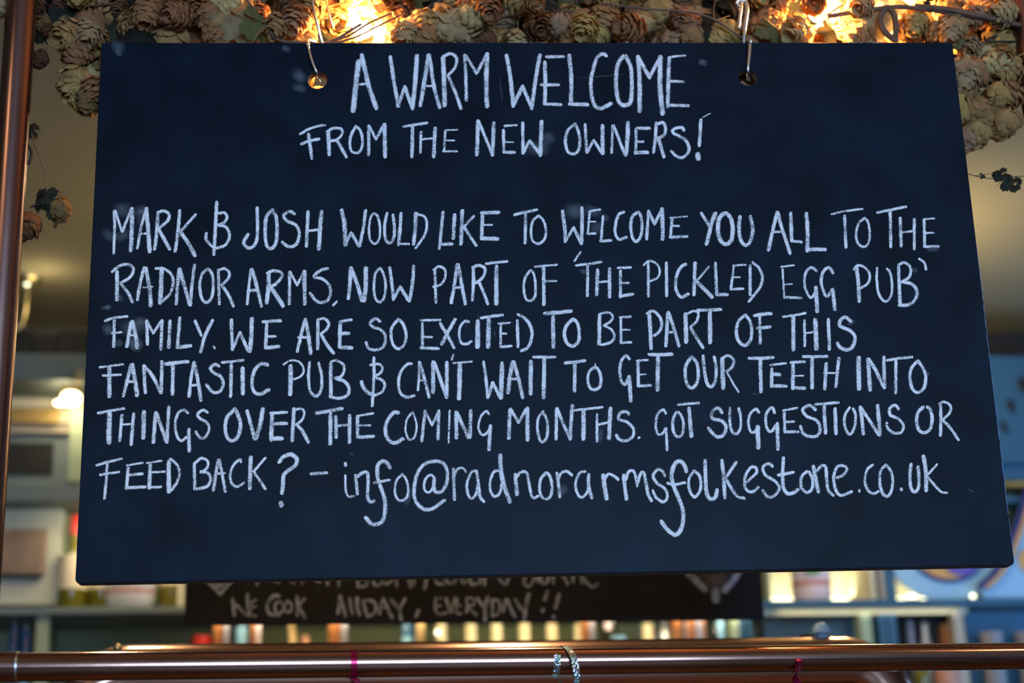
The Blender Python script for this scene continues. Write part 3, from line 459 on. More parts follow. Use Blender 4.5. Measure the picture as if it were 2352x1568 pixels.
seq = [0]
def strokes_mesh(sts, atf, mname, parent, name, kscale=1.0, base=.00025):
    """sts: list of (width_px, [(px,py)...]) -> one flat ribbon mesh lying on the board"""
    mb = MB(); mb.uv = []
    for wd, pts in sts:
        seq[0] += 1; off = -(base + (seq[0] % 40) * .000012)
        P = [Vector((p[0], p[1])) for p in pts]
        # resample
        Q = [P[0]]
        for a, b in zip(P, P[1:]):
            n = max(1, int((b - a).length / 4))
            for k in range(1, n + 1): Q.append(a.lerp(b, k / n))
        # extend ends a little (round-ish chalk tips)
        t0 = (Q[0] - Q[1]).normalized(); t1 = (Q[-1] - Q[-2]).normalized()
        hw = wd * .75 * kscale
        Q = [Q[0] + t0 * hw * .45] + Q + [Q[-1] + t1 * hw * .45]
        n = len(Q); L_, R_ = [], []; run = 0
        for i, q in enumerate(Q):
            t = (Q[min(i + 1, n - 1)] - Q[max(i - 1, 0)]).normalized(); nn = Vector((-t.y, t.x))
            e = min(i, n - 1 - i); k = .62 if e == 0 else (.92 if e == 1 else 1)
            k *= .94 + .12 * noise.noise(Vector((q.x * .035, q.y * .035, seq[0] * 1.7)))
            j1 = random.uniform(-.5, .5); j2 = random.uniform(-.5, .5)
            L_.append(q + nn * (hw * k + j1)); R_.append(q - nn * (hw * k + j2))
        o = len(mb.v)
        for i in range(n):
            a, b = atf(L_[i].x, L_[i].y, off), atf(R_[i].x, R_[i].y, off)
            mb.v += [a, b]; mb.uv += [(0, i / (n - 1)), (1, i / (n - 1))]
        for i in range(n - 1):
            mb.f.append((o + 2 * i, o + 2 * i + 1, o + 2 * i + 3, o + 2 * i + 2)); mb.mi.append(0)
    return mb.build(name, M[mname], parent)

def parse(s):
    """'ox oy; w x y x y ..; c w x y ...' strokes given four times enlarged"""
    ox = oy = 0; out = []
    for t in s.split(';'):
        t = t.split()
        if not t: continue
        if t[0] == '@': ox, oy = float(t[1]), float(t[2]); sc = float(t[3]) if len(t) > 3 else 4.0; continue
        cur = t[0] == 'c'
        if cur: t = t[1:]
        v = [float(x) for x in t]; wd = v[0] / sc
        P = [(ox + v[i] / sc, oy + v[i + 1] / sc) for i in range(1, len(v), 2)]
        if len(P) > 2: P = [(p.x, p.y) for p in crom([Vector((a, b, 0)) for a, b in P], 6)]
        out.append((wd, P))
    return out
for line in CHALK.strip().split('\n'):
    if line.strip(): strokes_mesh(parse(line), bat, 'chalk', b_root, 'chalk_word')
SMUDGES = '''
@ 200 450; 110 260 140 400 130; 90 440 170 540 120; 70 150 330 260 400; 80 270 400 380 330; 60 470 250 560 180
@ 200 450; 50 270 920 320 950; 40 170 1030 210 1015; 40 480 150 540 140
@ 200 690; 120 320 260 540 230; 110 430 330 460 430; 90 160 270 220 260; 60 270 400 310 380; 60 470 180 560 200
@ 200 690; 90 420 380 480 440; 30 130 70 210 60
@ 1100 100; 110 420 960 640 960; 90 580 880 680 860; 50 2030 170 2090 180
@ 650 100; 90 110 260 190 340; 60 100 400 200 420; 50 0 40 60 60
@ 1200 450; 110 400 150 560 130; 80 580 120 720 160; 90 640 330 720 250; 60 740 200 780 200; 40 540 690 590 700
@ 1700 450; 44 1720 490 1830 480; 40 1590 670 1620 690
@ 1200 910; 70 340 900 390 830; 50 700 420 720 300
@ 700 910; 40 930 1000 970 850; 26 420 530 440 525
@ 200 90; 90 240 60 330 70; 40 270 110 310 140
@ 1650 690; 40 1195 220 1245 190; 36 1905 700 1925 660
@ 1650 910; 8 300 -20 380 -25; 10 2300 855 2350 880
@ 1100 100; 9 900 320 1360 280; 8 190 300 215 540
@ 700 690; 10 1490 190 1480 260; 9 1590 120 1600 200; 9 1740 270 1750 330
'''
for line in SMUDGES.strip().split('\n'):
    for st in parse(line): strokes_mesh([st], bat, 'smudge', b_root, 'chalk_smudge', base=.00012)
# chipped paint along the edges of the board
for i, (cx, cy, cw) in enumerate(((1960, 97.5, 20), (1978, 98, 10), (1570, 97.5, 6), (2259, 662, 6), (2246, 515, 4), (2012, 98, 30), (1440, 97.5, 10), (1205, 98, 18))):
    mb = MB(); p = bat(cx, cy, .0); q = pxm(2.1)
    L = cw * q; vs = []
    for k in range(9):
        vs.append(p + BX * (L * (k / 8 - .5)) + BZ * (.0006 - .0022 * math.sin(math.pi * k / 8) * random.uniform(.4, 1)) - BN * .0004)
    for k in range(9): vs.append(p + BX * (L * (k / 8 - .5)) + BZ * .0008 - BN * .0004)
    for k in range(9): vs.append(p + BX * (L * (k / 8 - .5)) + BZ * .0008 + BN * .003)
    mb.add(vs, [(k, k + 1, k + 10, k + 9) for k in range(8)] + [(k + 9, k + 10, k + 19, k + 18) for k in range(8)])
    o = mb.build('paint_chip', M['chip'], b_root)

# lit-bevel highlight put into the colour along the right-hand edge
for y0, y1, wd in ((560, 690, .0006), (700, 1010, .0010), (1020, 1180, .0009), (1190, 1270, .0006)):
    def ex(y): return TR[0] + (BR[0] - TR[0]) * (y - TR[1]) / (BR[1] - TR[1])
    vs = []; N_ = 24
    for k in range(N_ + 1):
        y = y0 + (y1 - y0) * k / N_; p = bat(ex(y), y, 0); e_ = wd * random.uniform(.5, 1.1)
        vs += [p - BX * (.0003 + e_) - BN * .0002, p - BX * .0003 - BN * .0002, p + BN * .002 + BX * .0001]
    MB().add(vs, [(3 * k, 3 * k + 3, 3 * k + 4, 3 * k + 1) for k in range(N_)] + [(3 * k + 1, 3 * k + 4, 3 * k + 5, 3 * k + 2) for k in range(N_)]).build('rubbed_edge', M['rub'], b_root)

# ------------------------------------------------------------------ hanging hooks
def hook(name, label, runs, r, balls=()):
    p0 = bat(*runs[0][0])
    t = thing(name, label, 'hook', p0)
    for nm, rr, run in [(n_, r_, runs[i]) for i, (n_, r_) in enumerate(r)]:
        MB().tube(crom([bat(*q) for q in run], 8), rr, 12).build(nm, M['chrome'], t, smooth=True)
    for x, y, o, rr in balls: MB().ball(bat(x, y, o), rr).build('ball_end', M['chrome'], t, smooth=True)
    return t
hook('wire_hook', 'bent chrome wire hook through the left hole of the board, bright copper seen behind', [
    [(733, 186, .014), (730, 178, .004), (727, 166, -.004), (719, 148, -.006), (711, 122, -.006), (707, 104, -.003), (706, 96, .006), (709, 92, .022), (722, 96, .034)],
    [(744, 118, .022), (739, 96, .021), (731, 66, .016), (724, 40, .014), (719, 14, .014), (716, -20, .014)],
    [(764, 62, .04), (757, 38, .04), (750, 8, .04), (746, -20, .04)]],
    [('hook_wire', .0021), ('hook_wire', .0017), ('hook_wire', .0015)], [(707, 103, -.004, .0030)])
hook('wire_hook', 'straight chrome hook with a ball end through the right hole of the board', [
    [(1720, 182, .014), (1719, 170, .0), (1718, 158, -.005), (1721, 130, -.006), (1723, 100, -.006)],
    [(1708, 110, .022), (1709, 84, .02), (1712, 50, .018), (1716, 22, .018), (1712, 4, .018), (1700, 0, .018), (1692, 8, .02), (1700, 18, .02)],
    [(1697, 62, .03), (1699, 38, .03), (1702, 14, .03), (1704, -20, .03)]],
    [('hook_wire', .0026), ('hook_wire', .0027), ('hook_wire', .0024)], [(1724, 97, -.006, .0042), (1697, 63, .03, .0034)])

# ------------------------------------------------------------------ copper gantry (same frame carries the board)
RY = B0.y
g = thing('copper_pipe_frame', 'reddish copper tube frame standing around the large chalkboard', 'pipe frame', at(1176, 1520, RY))
a, b = at(39, 1531.5, RY), at(2352, 1506.5, RY)
zc = (a.z + b.z) / 2; rr = .0166
xl, xr = at(46, 700, RY).x, at(2430, 700, RY).x
# posts: their own edges fix where they stand
pl = at(88, 0, RY); pl2 = at(51, 500, RY); XL = (pl.x + pl2.x) / 2 - .0195
pr = at(2320, 0, RY); pr2 = at(2351, 280, RY); XR = (pr.x + pr2.x) / 2 + .019
MB().tube([(XL, RY, 1.02), (XL, RY, 2.93)], .0195, 40).build('post', M['copper_dull'], g, smooth=True)
MB().tube([(XR, RY, 1.02), (XR, RY, 2.93)], .019, 40).build('post', M['copper_dull'], g, smooth=True)
MB().tube([(XL, RY, a.z), (XR, RY, b.z)], rr, 48).build('rail', M['copper'], g, smooth=True)
MB().tube([(XL - .03, RY, a.z), (a.x, RY, a.z)], rr * 1.055, 48).build('sleeve', M['copper'], g, smooth=True)
MB().tube([(a.x - .0005, RY, a.z), (a.x + .0018, RY, a.z)], rr * 1.07, 48).build('solder_ring', M['solder'], g, smooth=True)
MB().tube([(XL, RY + .0, 2.80), (XR, RY, 2.80)], rr, 32).build('rail', M['copper'], g, smooth=True)
for x in (XL, XR):
    MB().lathe([(.04, 0), (.04, .008), (.024, .014), (.021, .05)], (x, RY, 1.02), 28).build('base_flange', M['copper_dull'], g, smooth=True)
# the counter the frame stands on (below the picture)
ct = thing('bar_counter', 'dark wooden bar counter below the copper frame', 'bar counter', (0, RY + .1, 0))
MB().box((-1.6, RY - .25, .98), (1.9, RY + .45, 1.02)).build('worktop', M['floor'], ct)
MB().box((-1.5, RY - .12, 0), (1.8, RY + .40, .98)).build('counter_body', M['floor'], ct)

# ribbons on the rail
RZ = lambda x: a.z + (b.z - a.z) * (x - XL) / (XR - XL)
def wrap_band(x, wd, m, root, name, tw=0, a0=-200, a1=20, rad=rr * 1.03):
    n = 30; vs = []; fs = []
    for i in range(n + 1):
        t = i / n; an = math.radians(a0 + (a1 - a0) * t); xx = x + tw * t
        y, z = RY + rad * math.cos(an), RZ(xx) - rad * math.sin(an)
        for s_ in (-.5, .5): vs.append((xx + wd * s_, y, z))
    for i in range(n): fs.append((2 * i, 2 * i + 1, 2 * i + 3, 2 * i + 2))
    return MB().add(vs, fs).build(name, m, root, smooth=True)
def strip(pts, wd, m, root, name, tw=0, dirs=None):
    P = crom(pts, 8); vs = []; fs = []; n = len(P)
    for i, p in enumerate(P):
        an = tw * i / n; d = Vector((math.cos(an), math.sin(an), .25 * math.sin(an * 2)))
        vs += [p - d * wd / 2, p + d * wd / 2]
    for i in range(n - 1): fs.append((2 * i, 2 * i + 1, 2 * i + 3, 2 * i + 2))
    return MB().add(vs, fs).build(name, m, root, smooth=True)
q = pxm(RY, 1176, 1520)
x1 = at(812, 1520, RY).x
t = thing('foil_ribbon', 'narrow dark red foil ribbon tied round the rail near its middle left', 'ribbon', (x1, RY, RZ(x1)), 'foil ribbons tied round the copper rail')
wrap_band(x1, 14 * q, M['ribbon'], t, 'band', a0=-20, a1=340)
zz = RZ(x1) - rr
strip([(x1 - .006, RY - .002, zz - .0005), (x1 + .002, RY - .008, zz - .003), (x1 + .006, RY - .010, zz - .010), (x1 + .010, RY - .008, zz - .022), (x1 + .016, RY - .006, zz - .04)], .010, M['pinkrib'], t, 'tail', tw=2.2)
MB().ball((x1 + .001, RY - .006, zz - .004), .0045, 8, (1, .6, .8)).build('knot', M['ribbon'], t, smooth=True)
x2 = at(1275, 1520, RY).x
t = thing('foil_ribbon', 'glittering silver holographic ribbon looped loosely round the middle of the rail', 'ribbon', (x2, RY, RZ(x2)), 'foil ribbons tied round the copper rail')
wrap_band(x2, 14 * q, M['holo'], t, 'band', a0=-60, a1=200)
x3 = at(1299, 1490, RY).x
strip([(x3 - .006, RY + .010, RZ(x3) + rr), (x3 - .001, RY - .004, RZ(x3) + rr * 1.05), (x3 + .004, RY - .021, RZ(x3) + .006), (x3 + .0075, RY - .024, RZ(x3) - .010), (x3 + .008, RY - .022, RZ(x3) - .026), (x3 + .004, RY - .019, RZ(x3) - .042), (x3 - .006, RY - .012, RZ(x3) - .055)], .0085, M['holo'], t, 'loop', tw=.5)
strip([(x2 - .003, RY - .010, RZ(x2) - rr), (x2 + .001, RY - .012, RZ(x2) - rr - .006), (x2 + .006, RY - .012, RZ(x2) - rr - .013), (x2 + .012, RY - .012, RZ(x2) - rr - .016), (x2 + .018, RY - .010, RZ(x2) - rr - .030)], .007, M['holo'], t, 'tail', tw=5)
x4 = at(1822, 1520, RY).x
t = thing('foil_ribbon', 'twisted pink-red foil ribbon curling below the right half of the rail', 'ribbon', (x4, RY, RZ(x4)), 'foil ribbons tied round the copper rail')
wrap_band(x4, 13 * q, M['pinkrib'], t, 'band', tw=.002, a0=-60, a1=150)
zz = RZ(x4) - rr
strip([(x4 + .002, RY - .016, zz + .016), (x4 + .003, RY - .018, zz + .006), (x4 - .001, RY - .014, zz - .002), (x4 - .004, RY - .014, zz - .008), (x4 - .002, RY - .016, zz - .014), (x4 + .005, RY - .015, zz - .022), (x4 + .012, RY - .012, zz - .034)], .0085, M['ribbon'], t, 'tail', tw=4.2)

# ------------------------------------------------------------------ hop garland
def cone_mesh(nm, m, nb=44, Lh=.036, R=.0135, seed=0, openness=1.0):
    rnd = random.Random(seed); mb = MB()
    mb.lathe([(.0006, 0), (R * .35, -Lh * .2), (R * .45, -Lh * .5), (R * .3, -Lh * .8), (.0006, -Lh * .98)], n=8)
    for i in range(nb):
        t = (i + .5) / nb; ang = i * 2.39996 + rnd.uniform(-.15, .15)
        r0 = R * (.25 + .35 * math.sin(math.pi * min(1, t * .95 + .08)))
        z0 = -Lh * (t * .86)
        bl = Lh * .46 * rnd.uniform(.85, 1.15) * (1 - .25 * t); bw = R * .92 * 1.08 * rnd.uniform(.85, 1.12) * (.75 + .35 * math.sin(math.pi * t))
        flare = (.50 - .42 * t + rnd.uniform(-.08, .12)) * openness
        cx, sx = math.cos(ang), math.sin(ang); rad = Vector((cx, sx, 0)); tan = Vector((-sx, cx, 0))
        vs = []; rows = ((0, .30), (.22, .78), (.48, 1.0), (.74, .92), (.92, .60), (1.0, .12)); cu_ = rnd.uniform(-.25, .35); wob = rnd.uniform(-.3, .3)
        for k, (l, wk) in enumerate(rows):
            out = r0 + bl * (math.sin(flare) * l + .34 * math.sin(math.pi * l * .85) + cu_ * .25 * l ** 3)
            dz = -bl * l * math.cos(flare)
            for s_ in (-1, -.5, 0, .5, 1):
                cup = -s_ * s_ * bw * .30 * wk + .0007 * math.sin(6 * l + 4 * s_ + wob * 9)
                vs.append(rad * (out + cup) + tan * (s_ * bw * .5 * wk + wob * bw * .2 * l * l) + Vector((0, 0, z0 + dz + .0006 * rnd.uniform(-1, 1) * l)))
        fs = []
        for k in range(5):
            for s_ in range(4): fs.append((k * 5 + s_, k * 5 + s_ + 1, (k + 1) * 5 + s_ + 1, (k + 1) * 5 + s_))
        mb.add(vs, fs)
    mb.tube([(0, 0, 0), (.001, .0005, .010)], .0006, 5)
    o = mb.build(nm, m, smooth=True); me = o.data; bpy.data.objects.remove(o); return me
def leaf_mesh(nm, m, size=.04, seed=0):
    rnd = random.Random(seed); mb = MB(); n = 26
    # palmate three-lobed outline with teeth, centre rib folded
    ring = []
    for i in range(n):
        a = -math.pi * .9 + 2 * math.pi * .9 * i / (n - 1)
        lob = .55 + .45 * abs(math.cos(a * 1.5)) ** .8
        r = size * lob * (1 - .12 * (i % 2)) * (1 - .25 * abs(a) / math.pi)
        x, z = r * math.sin(a), r * math.cos(a)
        ring.append(Vector((x, 0, z)))
    def cr(p):
        k = noise.noise(Vector((p.x * 45 + seed, p.z * 45, seed * 3.1)))
        return p + Vector((0, .011 * k + .35 * abs(p.x) - .006, 0)) * 1.0 + Vector((0, p.z * p.z * 8 * (1 if seed % 2 else -1), 0))
    vs = [cr(Vector((0, 0, 0)))]
    for f_ in (.4, .72, 1.0):
        for p in ring: vs.append(cr(p * f_))
    fs = []
    for i in range(n - 1):
        fs.append((0, 1 + i, 2 + i))
        for k in range(2): fs.append((1 + k * n + i, 1 + (k + 1) * n + i, 2 + (k + 1) * n + i, 2 + k * n + i))
    mb.add(vs, fs)
    mb.tube([cr(Vector((0, 0, 0))), Vector((0, .002, -size * .4)), Vector((.004, .006, -size * .8))], .0007, 5)
    o = mb.build(nm, m, smooth=True); me = o.data; bpy.data.objects.remove(o); return me
cones = [cone_mesh('hop_cone', M[['hop', 'hop', 'hop2', 'hop3', 'hop', 'hop2'][k]], nb=[46, 38, 44, 40, 52, 34][k], Lh=[.036, .033, .038, .032, .040, .030][k],
                   R=[.0150, .0158, .0150, .0145, .0165, .0150][k], seed=k, openness=[1.15, 1.45, .95, 1.2, 1.05, 1.8][k]) for k in range(6)]
leaves = [leaf_mesh('hop_leaf', M['leafd'], .040, 1), leaf_mesh('hop_leaf', M['leafd'], .048, 2), leaf_mesh('hop_leaf', M['leaf'], .038, 3), leaf_mesh('hop_leaf', M['leafb'], .044, 4)]
gar = thing('hop_garland', 'thick garland of dried papery hop cones along the top of the chalkboard', 'garland', bat(1200, 40, .08))
GL = parent_loc(gar)
ncone = [0]
def put(me, px, py, off, rot, s, parent=None, nm='hop_cone'):
    parent = parent or gar
    o = bpy.data.objects.new(nm, me); C.objects.link(o); o.parent = parent
    o.location = bat(px, py, off) - parent_loc(parent); o.rotation_euler = rot; o.scale = (s, s, s)
    if nm == 'hop_cone': ncone[0] += 1
    return o
rg = random.Random(21)
def rrot(tilt=1.2): return (rg.uniform(-tilt, tilt * .8), rg.uniform(-tilt, tilt), rg.uniform(0, 6.28))
# hand-placed cones that stand out
for px, py, k, s, rt in ((205, 18, 0, 1.25, (.5, -1.0, 1)), (350, 5, 4, 1.15, (.3, .3, 2)), (410, 50, 1, 1.45, (.6, .5, 0)), (425, 32, 4, 1.1, (.9, -.6, 3)), (490, 5, 0, 1.05, (.4, -.3, 1)),
        (475, 62, 0, 1.1, (.6, .3, 4)), (195, 75, 0, 1.35, (.9, .4, 2)), (205, 58, 2, 1.1, (.2, .5, 2)), (187, 150, 0, 1.25, (.3, .15, 1)), (200, 95, 1, 1.1, (.5, -.4, 2)),
        (213, 200, 3, 1.1, (.2, -.2, 2)), (1060, 15, 2, 1.6, (.5, -.6, 1)), (1050, 48, 5, 1.3, (1.3, .2, 1)), (998, 62, 0, 1.15, (.5, -.6, 2)), (1120, 60, 5, 1.35, (1.9, .2, 2)),
        (935, 60, 2, 1.1, (.4, .4, 2)), (1120, 5, 0, 1.1, (.3, .6, 2)), (1290, 25, 2, 1.0, (.4, -.8, 1)), (1400, 55, 0, 1.25, (.8, .5, 1)), (1395, 15, 1, 1.2, (.2, .2, 1)), (1505, 48, 2, 1.0, (1.2, 1.2, 1)),
        (1470, 82, 1, 1.3, (.3, 1.5, 1)), (1345, 45, 1, 1.1, (.4, .3, 2)), (1600, 55, 0, 1.1, (.6, -.8, 1)), (1570, 25, 1, 1.15, (.5, .4, 5)), (690, 25, 5, 1.25, (.4, .2, 2)), (700, 60, 1, 1.2, (.3, -.2, 1)), (655, 40, 1, 1.1, (.2, .5, 1)),
        (1850, 62, 5, 1.35, (.4, .9, 1)), (2105, 18, 0, 1.0, (.2, -.2, 1)), (2190, 40, 2, 1.0, (.2, .2, 1)), (2280, 100, 2, 1.15, (.9, -.9, 1)), (2335, 130, 2, 1.2, (.8, -1.2, 2)),
        (2215, 130, 2, 1.3, (.1, .1, 1)), (2262, 135, 0, 1.3, (.8, -.7, 1)), (2240, 170, 4, 1.35, (1.1, -.4, 1)), (2300, 185, 0, 1.1, (.4, -.5, 1)), (2320, 245, 4, 1.2, (.5, -1.1, 1)), (2258, 268, 4, 1.1, (.5, -.9, 1)),
        (2215, 215, 4, 1.3, (.8, -.6, 1)), (2225, 290, 2, .9, (.4, -.2, 1)), (2285, 235, 3, 1.1, (.3, -1.3, 1)), (2340, 195, 1, 1.1, (.6, .4, 1)), (2325, 20, 2, 1.2, (.5, 1.0, 1)), (2260, 12, 5, 1.2, (.6, .4, 1))):
    put(cones[k], px, py, rg.uniform(.028, .05), rt, s)
put(cones[0], 722, 165, .045, (1.2, .9, 1), 1.1); put(cones[2], 745, 205, .05, (1.0, -.8, 1), 1.1)
put(leaves[1], 1718, 150, .05, (.2, 2.5, 0), 1.1, nm='hop_leaf')
for px, py in ((1868, 4), (1840, 60)): put(cones[rg.choice((0, 5, 1))], px, py, .035, rrot(.9), rg.uniform(.85, 1.1))
# the mass of the garland
for i in range(150):
    px = 130 + (2330 - 130) * (i + rg.random()) / 150
    if 596 < px < 652: continue
    py = rg.uniform(-45, 78) if px > 300 else rg.uniform(-45, 50)
    put(cones[rg.randrange(6)], px, py, rg.uniform(.045, .115), rrot(), rg.uniform(.85, 1.3))
for i in range(12):
    put(cones[rg.randrange(6)], rg.uniform(182, 255), rg.uniform(60, 205), rg.uniform(.04, .10), rrot(.8), rg.uniform(.9, 1.25))
for i in range(24):
    put(cones[rg.choice((0, 2, 2, 4, 5))], rg.uniform(2190, 2345), rg.uniform(60, 240), rg.uniform(.05, .12), rrot(1.0), rg.uniform(.9, 1.25))
for px, py in ((112, 38), (100, 62), (104, 118), (98, 5)):
    put(cones[3], px, py, .05, rrot(.7), rg.uniform(.7, .85))
for px, py, rt in ((2, -26, (.25, .1, 1)), (-26, -12, (.2, .3, 2)), (-8, -45, (.5, -.2, 3))):
    put(cones[2], px, py, -.05, rt, 1.05)
# leaves
for i in range(150):
    px = 130 + (2340 - 130) * (i + rg.random()) / 150
    if 600 < px < 655: continue
    put(leaves[rg.choice((0, 1, 0, 1, 2))], px, rg.uniform(-60, 95), rg.uniform(.11, .17), (rg.uniform(-.6, .6), rg.uniform(-3, 3), rg.uniform(-.8, .8)), rg.uniform(.9, 1.3), nm='hop_leaf')
for px, py, k, s, rt, of in ((545, 55, 3, 1.15, (.3, 2.3, .2), .035), (590, 60, 2, 1.1, (.2, 2.0, .9), .03), (328, 80, 0, 1.1, (.2, 2.6, .1), .04), (262, 60, 0, 1.1, (.2, 1.6, .1), .06), (1620, 80, 0, 1.1, (.1, .6, .1), .045),
        (1320, 70, 0, 1.0, (.2, 2.6, .2), .05), (2175, 78, 2, .8, (.2, 2.1, .2), .05), (1765, 70, 2, .8, (.3, 2.2, .5), .035), (1905, 78, 2, .85, (.3, -2.2, .5), .03), (1980, 60, 3, 1.1, (.4, 1.5, .2), .04),
        (1835, 25, 2, .7, (.4, .2, .8), .035), (238, 195, 0, .9, (0, 2, .5), .06), (2210, 140, 0, 1.1, (0, 2, .5), .10), (2240, 95, 0, 1.1, (0, 2, .5), .10), (2290, 70, 1, 1.1, (0, 1, .5), .10), (2330, 60, 1, 1.1, (0, 1, .5), .10),
        (165, 30, 1, 1.0, (0, 2, .4), .06), (150, 8, 1, .9, (0, 1, .4), .06), (100, 80, 0, .5, (0, 2, 0), .05), (215, 130, 0, .9, (0, 2, 0), .09), (2200, 190, 1, .9, (0, 2, 0), .09), (2230, 120, 1, .9, (0, 1, 0), .12)):
    put(leaves[k], px, py, of, rt, s, nm='hop_leaf')
# bine stems
def stem(pts, r, m='stem', parent=None, nm='stem'):
    return MB().tube(crom([bat(*p) for p in pts], 6), r, 7).build(nm, M[m], parent or gar, smooth=True)
stem([(1900, 38, .03), (1980, 25, .03), (2060, 16, .025), (2130, 22, .03), (2230, 38, .03), (2300, 50, .035), (2345, 58, .04)], .0032, 'stem')
stem([(2100, 14, .03), (2180, 22, .025), (2240, 34, .025), (2310, 48, .03)], .0040, 'stem')
stem([(2052, 90, .025), (2030, 70, .02), (2022, 42, .02), (2036, 18, .02), (2052, 30, .018), (2058, 60, .02), (2056, 96, .025)], .0042, 'stem')
stem([(1380, 8, .02), (1480, 20, .018), (1580, 28, .018), (1640, 45, .018), (1706, 88, .022)], .0016, 'stem')
stem([(560, -10, .03), (585, 25, .028), (612, 60, .026), (640, 92, .026), (705, 100, .022)], .0020, 'stem')
stem([(625, 92, .04), (700, 100, .03), (760, 95, .03), (830, 55, .03)], .0020, 'stem')
stem([(745, 101, .03), (800, 82, .03), (850, 52, .03), (900, 30, .04)], .0016, 'stem')
stem([(765, 101, .03), (820, 84, .03), (868, 60, .03), (930, 30, .04)], .0014, 'stem')
stem([(128, -20, .05), (130, 20, .05), (138, 60, .05), (138, 100, .045), (145, 130, .045), (165, 145, .045)], .0016, 'stemd')
stem([(150, 40, .05), (175, 85, .045), (195, 110, .045), (215, 125, .05)], .0028, 'stem')
stem([(165, 145, .045), (162, 165, .045)], .0040, 'stemd')
stem([(140, 105, .045), (155, 102, .045), (170, 118, .045), (182, 140, .045)], .0014, 'stemd')
for i in range(46):
    x = rg.uniform(140, 2320); y = rg.uniform(-30, 90)
    if 560 < x < 680: continue
    stem([(x, y, rg.uniform(.03, .1)), (x + rg.uniform(-60, 60), y + rg.uniform(-40, 30), rg.uniform(.03, .1)), (x + rg.uniform(-140, 140), min(110, y + rg.uniform(-50, 40)), rg.uniform(.04, .1))], rg.uniform(.0006, .0016), rg.choice(('stem', 'stemd')))
# loose sprigs: tied to the garland by thin stems
stem([(70, 292, .05), (78, 330, .05), (92, 360, .05), (102, 395, .05), (105, 432, .05)], .0010, 'stem')
stem([(64, 330, .055), (72, 350, .055), (68, 372, .055), (62, 378, .055)], .0022, 'stemd')
for px, py, k, s, rt in ((138, 455, 3, .95, (.5, -.8, 1)), (84, 492, 3, 1.15, (.4, .4, 1))): put(cones[k], px, py, .045, rt, s)
for px, py, s in ((108, 455, .55), (90, 462, .5), (125, 480, .5), (128, 508, .35), (74, 300, .4)): put(leaves[0], px, py, .05, (rg.uniform(-1, 1), rg.uniform(-3, 3), rg.uniform(-1, 1)), s, nm='hop_leaf')
stem([(105, 432, .05), (108, 450, .05), (95, 465, .05), (70, 476, .05)], .0013, 'stemd')
stem([(2190, 388, .05), (2240, 404, .05), (2275, 410, .05), (2300, 408, .05), (2360, 404, .05)], .0006, 'stemd')
stem([(2240, 404, .05), (2275, 399, .05), (2310, 398, .05)], .0004, 'stemd')
for px, py, s in ((2298, 400, .35), (2305, 415, .45), (2316, 424, .4), (2334, 420, .34), (2256, 404, .15)): put(leaves[0], px, py, .05, (rg.uniform(-.5, .5), rg.uniform(-3, 3), rg.uniform(-.5, .5)), s, nm='hop_leaf')

# glowing bulbs tucked in the garland
for i, (px, py, of, pw, r, lb) in enumerate(((838, 40, .085, 14, .024, 'bright bare filament bulb glowing among the hops beside the left hook'),
        (1878, 28, .075, 14, .013, 'small bare bulb glowing orange among the hops right of the straight hook'),
        (2030, 46, .115, 7, .012, 'small bulb glowing through the loop of brown stem near the right end of the garland'), (716, 22, .125, 5, .010, 'small bulb glowing behind the hops at the left chrome hook'))):
    p = bat(px, py, of)
    t = thing('filament_bulb', lb, 'light bulb', p, 'bulbs tucked in the hop garland')
    MB().ball(p, r, 12, (1, 1, 1.15)).build('glass_bulb', M['glow_b'], t, smooth=True)
    MB().tube([p + Vector((0, 0, r)), p + Vector((0, 0, r + .03))], [.010, .012], 14).build('socket', M['darkp'], t, smooth=True)
    MB().tube([p + Vector((0, 0, r + .03)), p + Vector((.01, .01, .12)), p + Vector((.05, .02, .2))], .002, 6).build('flex', M['darkp'], t, smooth=True)
    point('light_bulb_%d' % i, p + Vector((0, -r - .006, -.004)), pw, (1, .47, .15), .012)
    point('light_bulb_up_%d' % i, p + Vector((0, 0, -r - .008)), pw * .6, (1, .47, .15), .012)

# ------------------------------------------------------------------ second, smaller board behind
Y2 = 3.0
def at2(px, py, off=0.0): return at(px, py, Y2 + off)
s_root = thing('menu_board', 'smaller blackboard with faint chalk lettering hanging behind the large one', 'chalkboard', at(1090, 1428, Y2))
A, B_ = at(424, 1429, Y2), at(1756, 1427, Y2); zb = (A.z + B_.z) / 2
sb = MB().box((A.x, Y2, zb), (B_.x, Y2 + .012, zb + .42)).build('panel', M['board_back'], s_root, bevel=.001)
for xx in (A.x + .15, B_.x - .15):
    MB().tube([(xx, Y2 + .006, zb + .40), (xx, Y2 + .006, RH)], .0015, 6).build('hanging_wire', M['darkp'], s_root)
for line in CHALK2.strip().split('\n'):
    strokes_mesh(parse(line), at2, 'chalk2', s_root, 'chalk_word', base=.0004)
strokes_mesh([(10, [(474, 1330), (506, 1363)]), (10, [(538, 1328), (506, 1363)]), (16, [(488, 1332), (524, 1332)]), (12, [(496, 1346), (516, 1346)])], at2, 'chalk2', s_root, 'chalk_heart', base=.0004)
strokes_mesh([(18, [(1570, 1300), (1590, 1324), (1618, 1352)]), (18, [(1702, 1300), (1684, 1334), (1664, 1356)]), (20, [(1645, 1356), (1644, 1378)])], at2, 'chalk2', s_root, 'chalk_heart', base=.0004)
strokes_mesh([(60, [(1600, 1308), (1685, 1308)]), (50, [(1618, 1330), (1668, 1330)]), (40, [(1628, 1350), (1662, 1350)])], at2, 'smudge', s_root, 'chalk_heart', base=.0003)

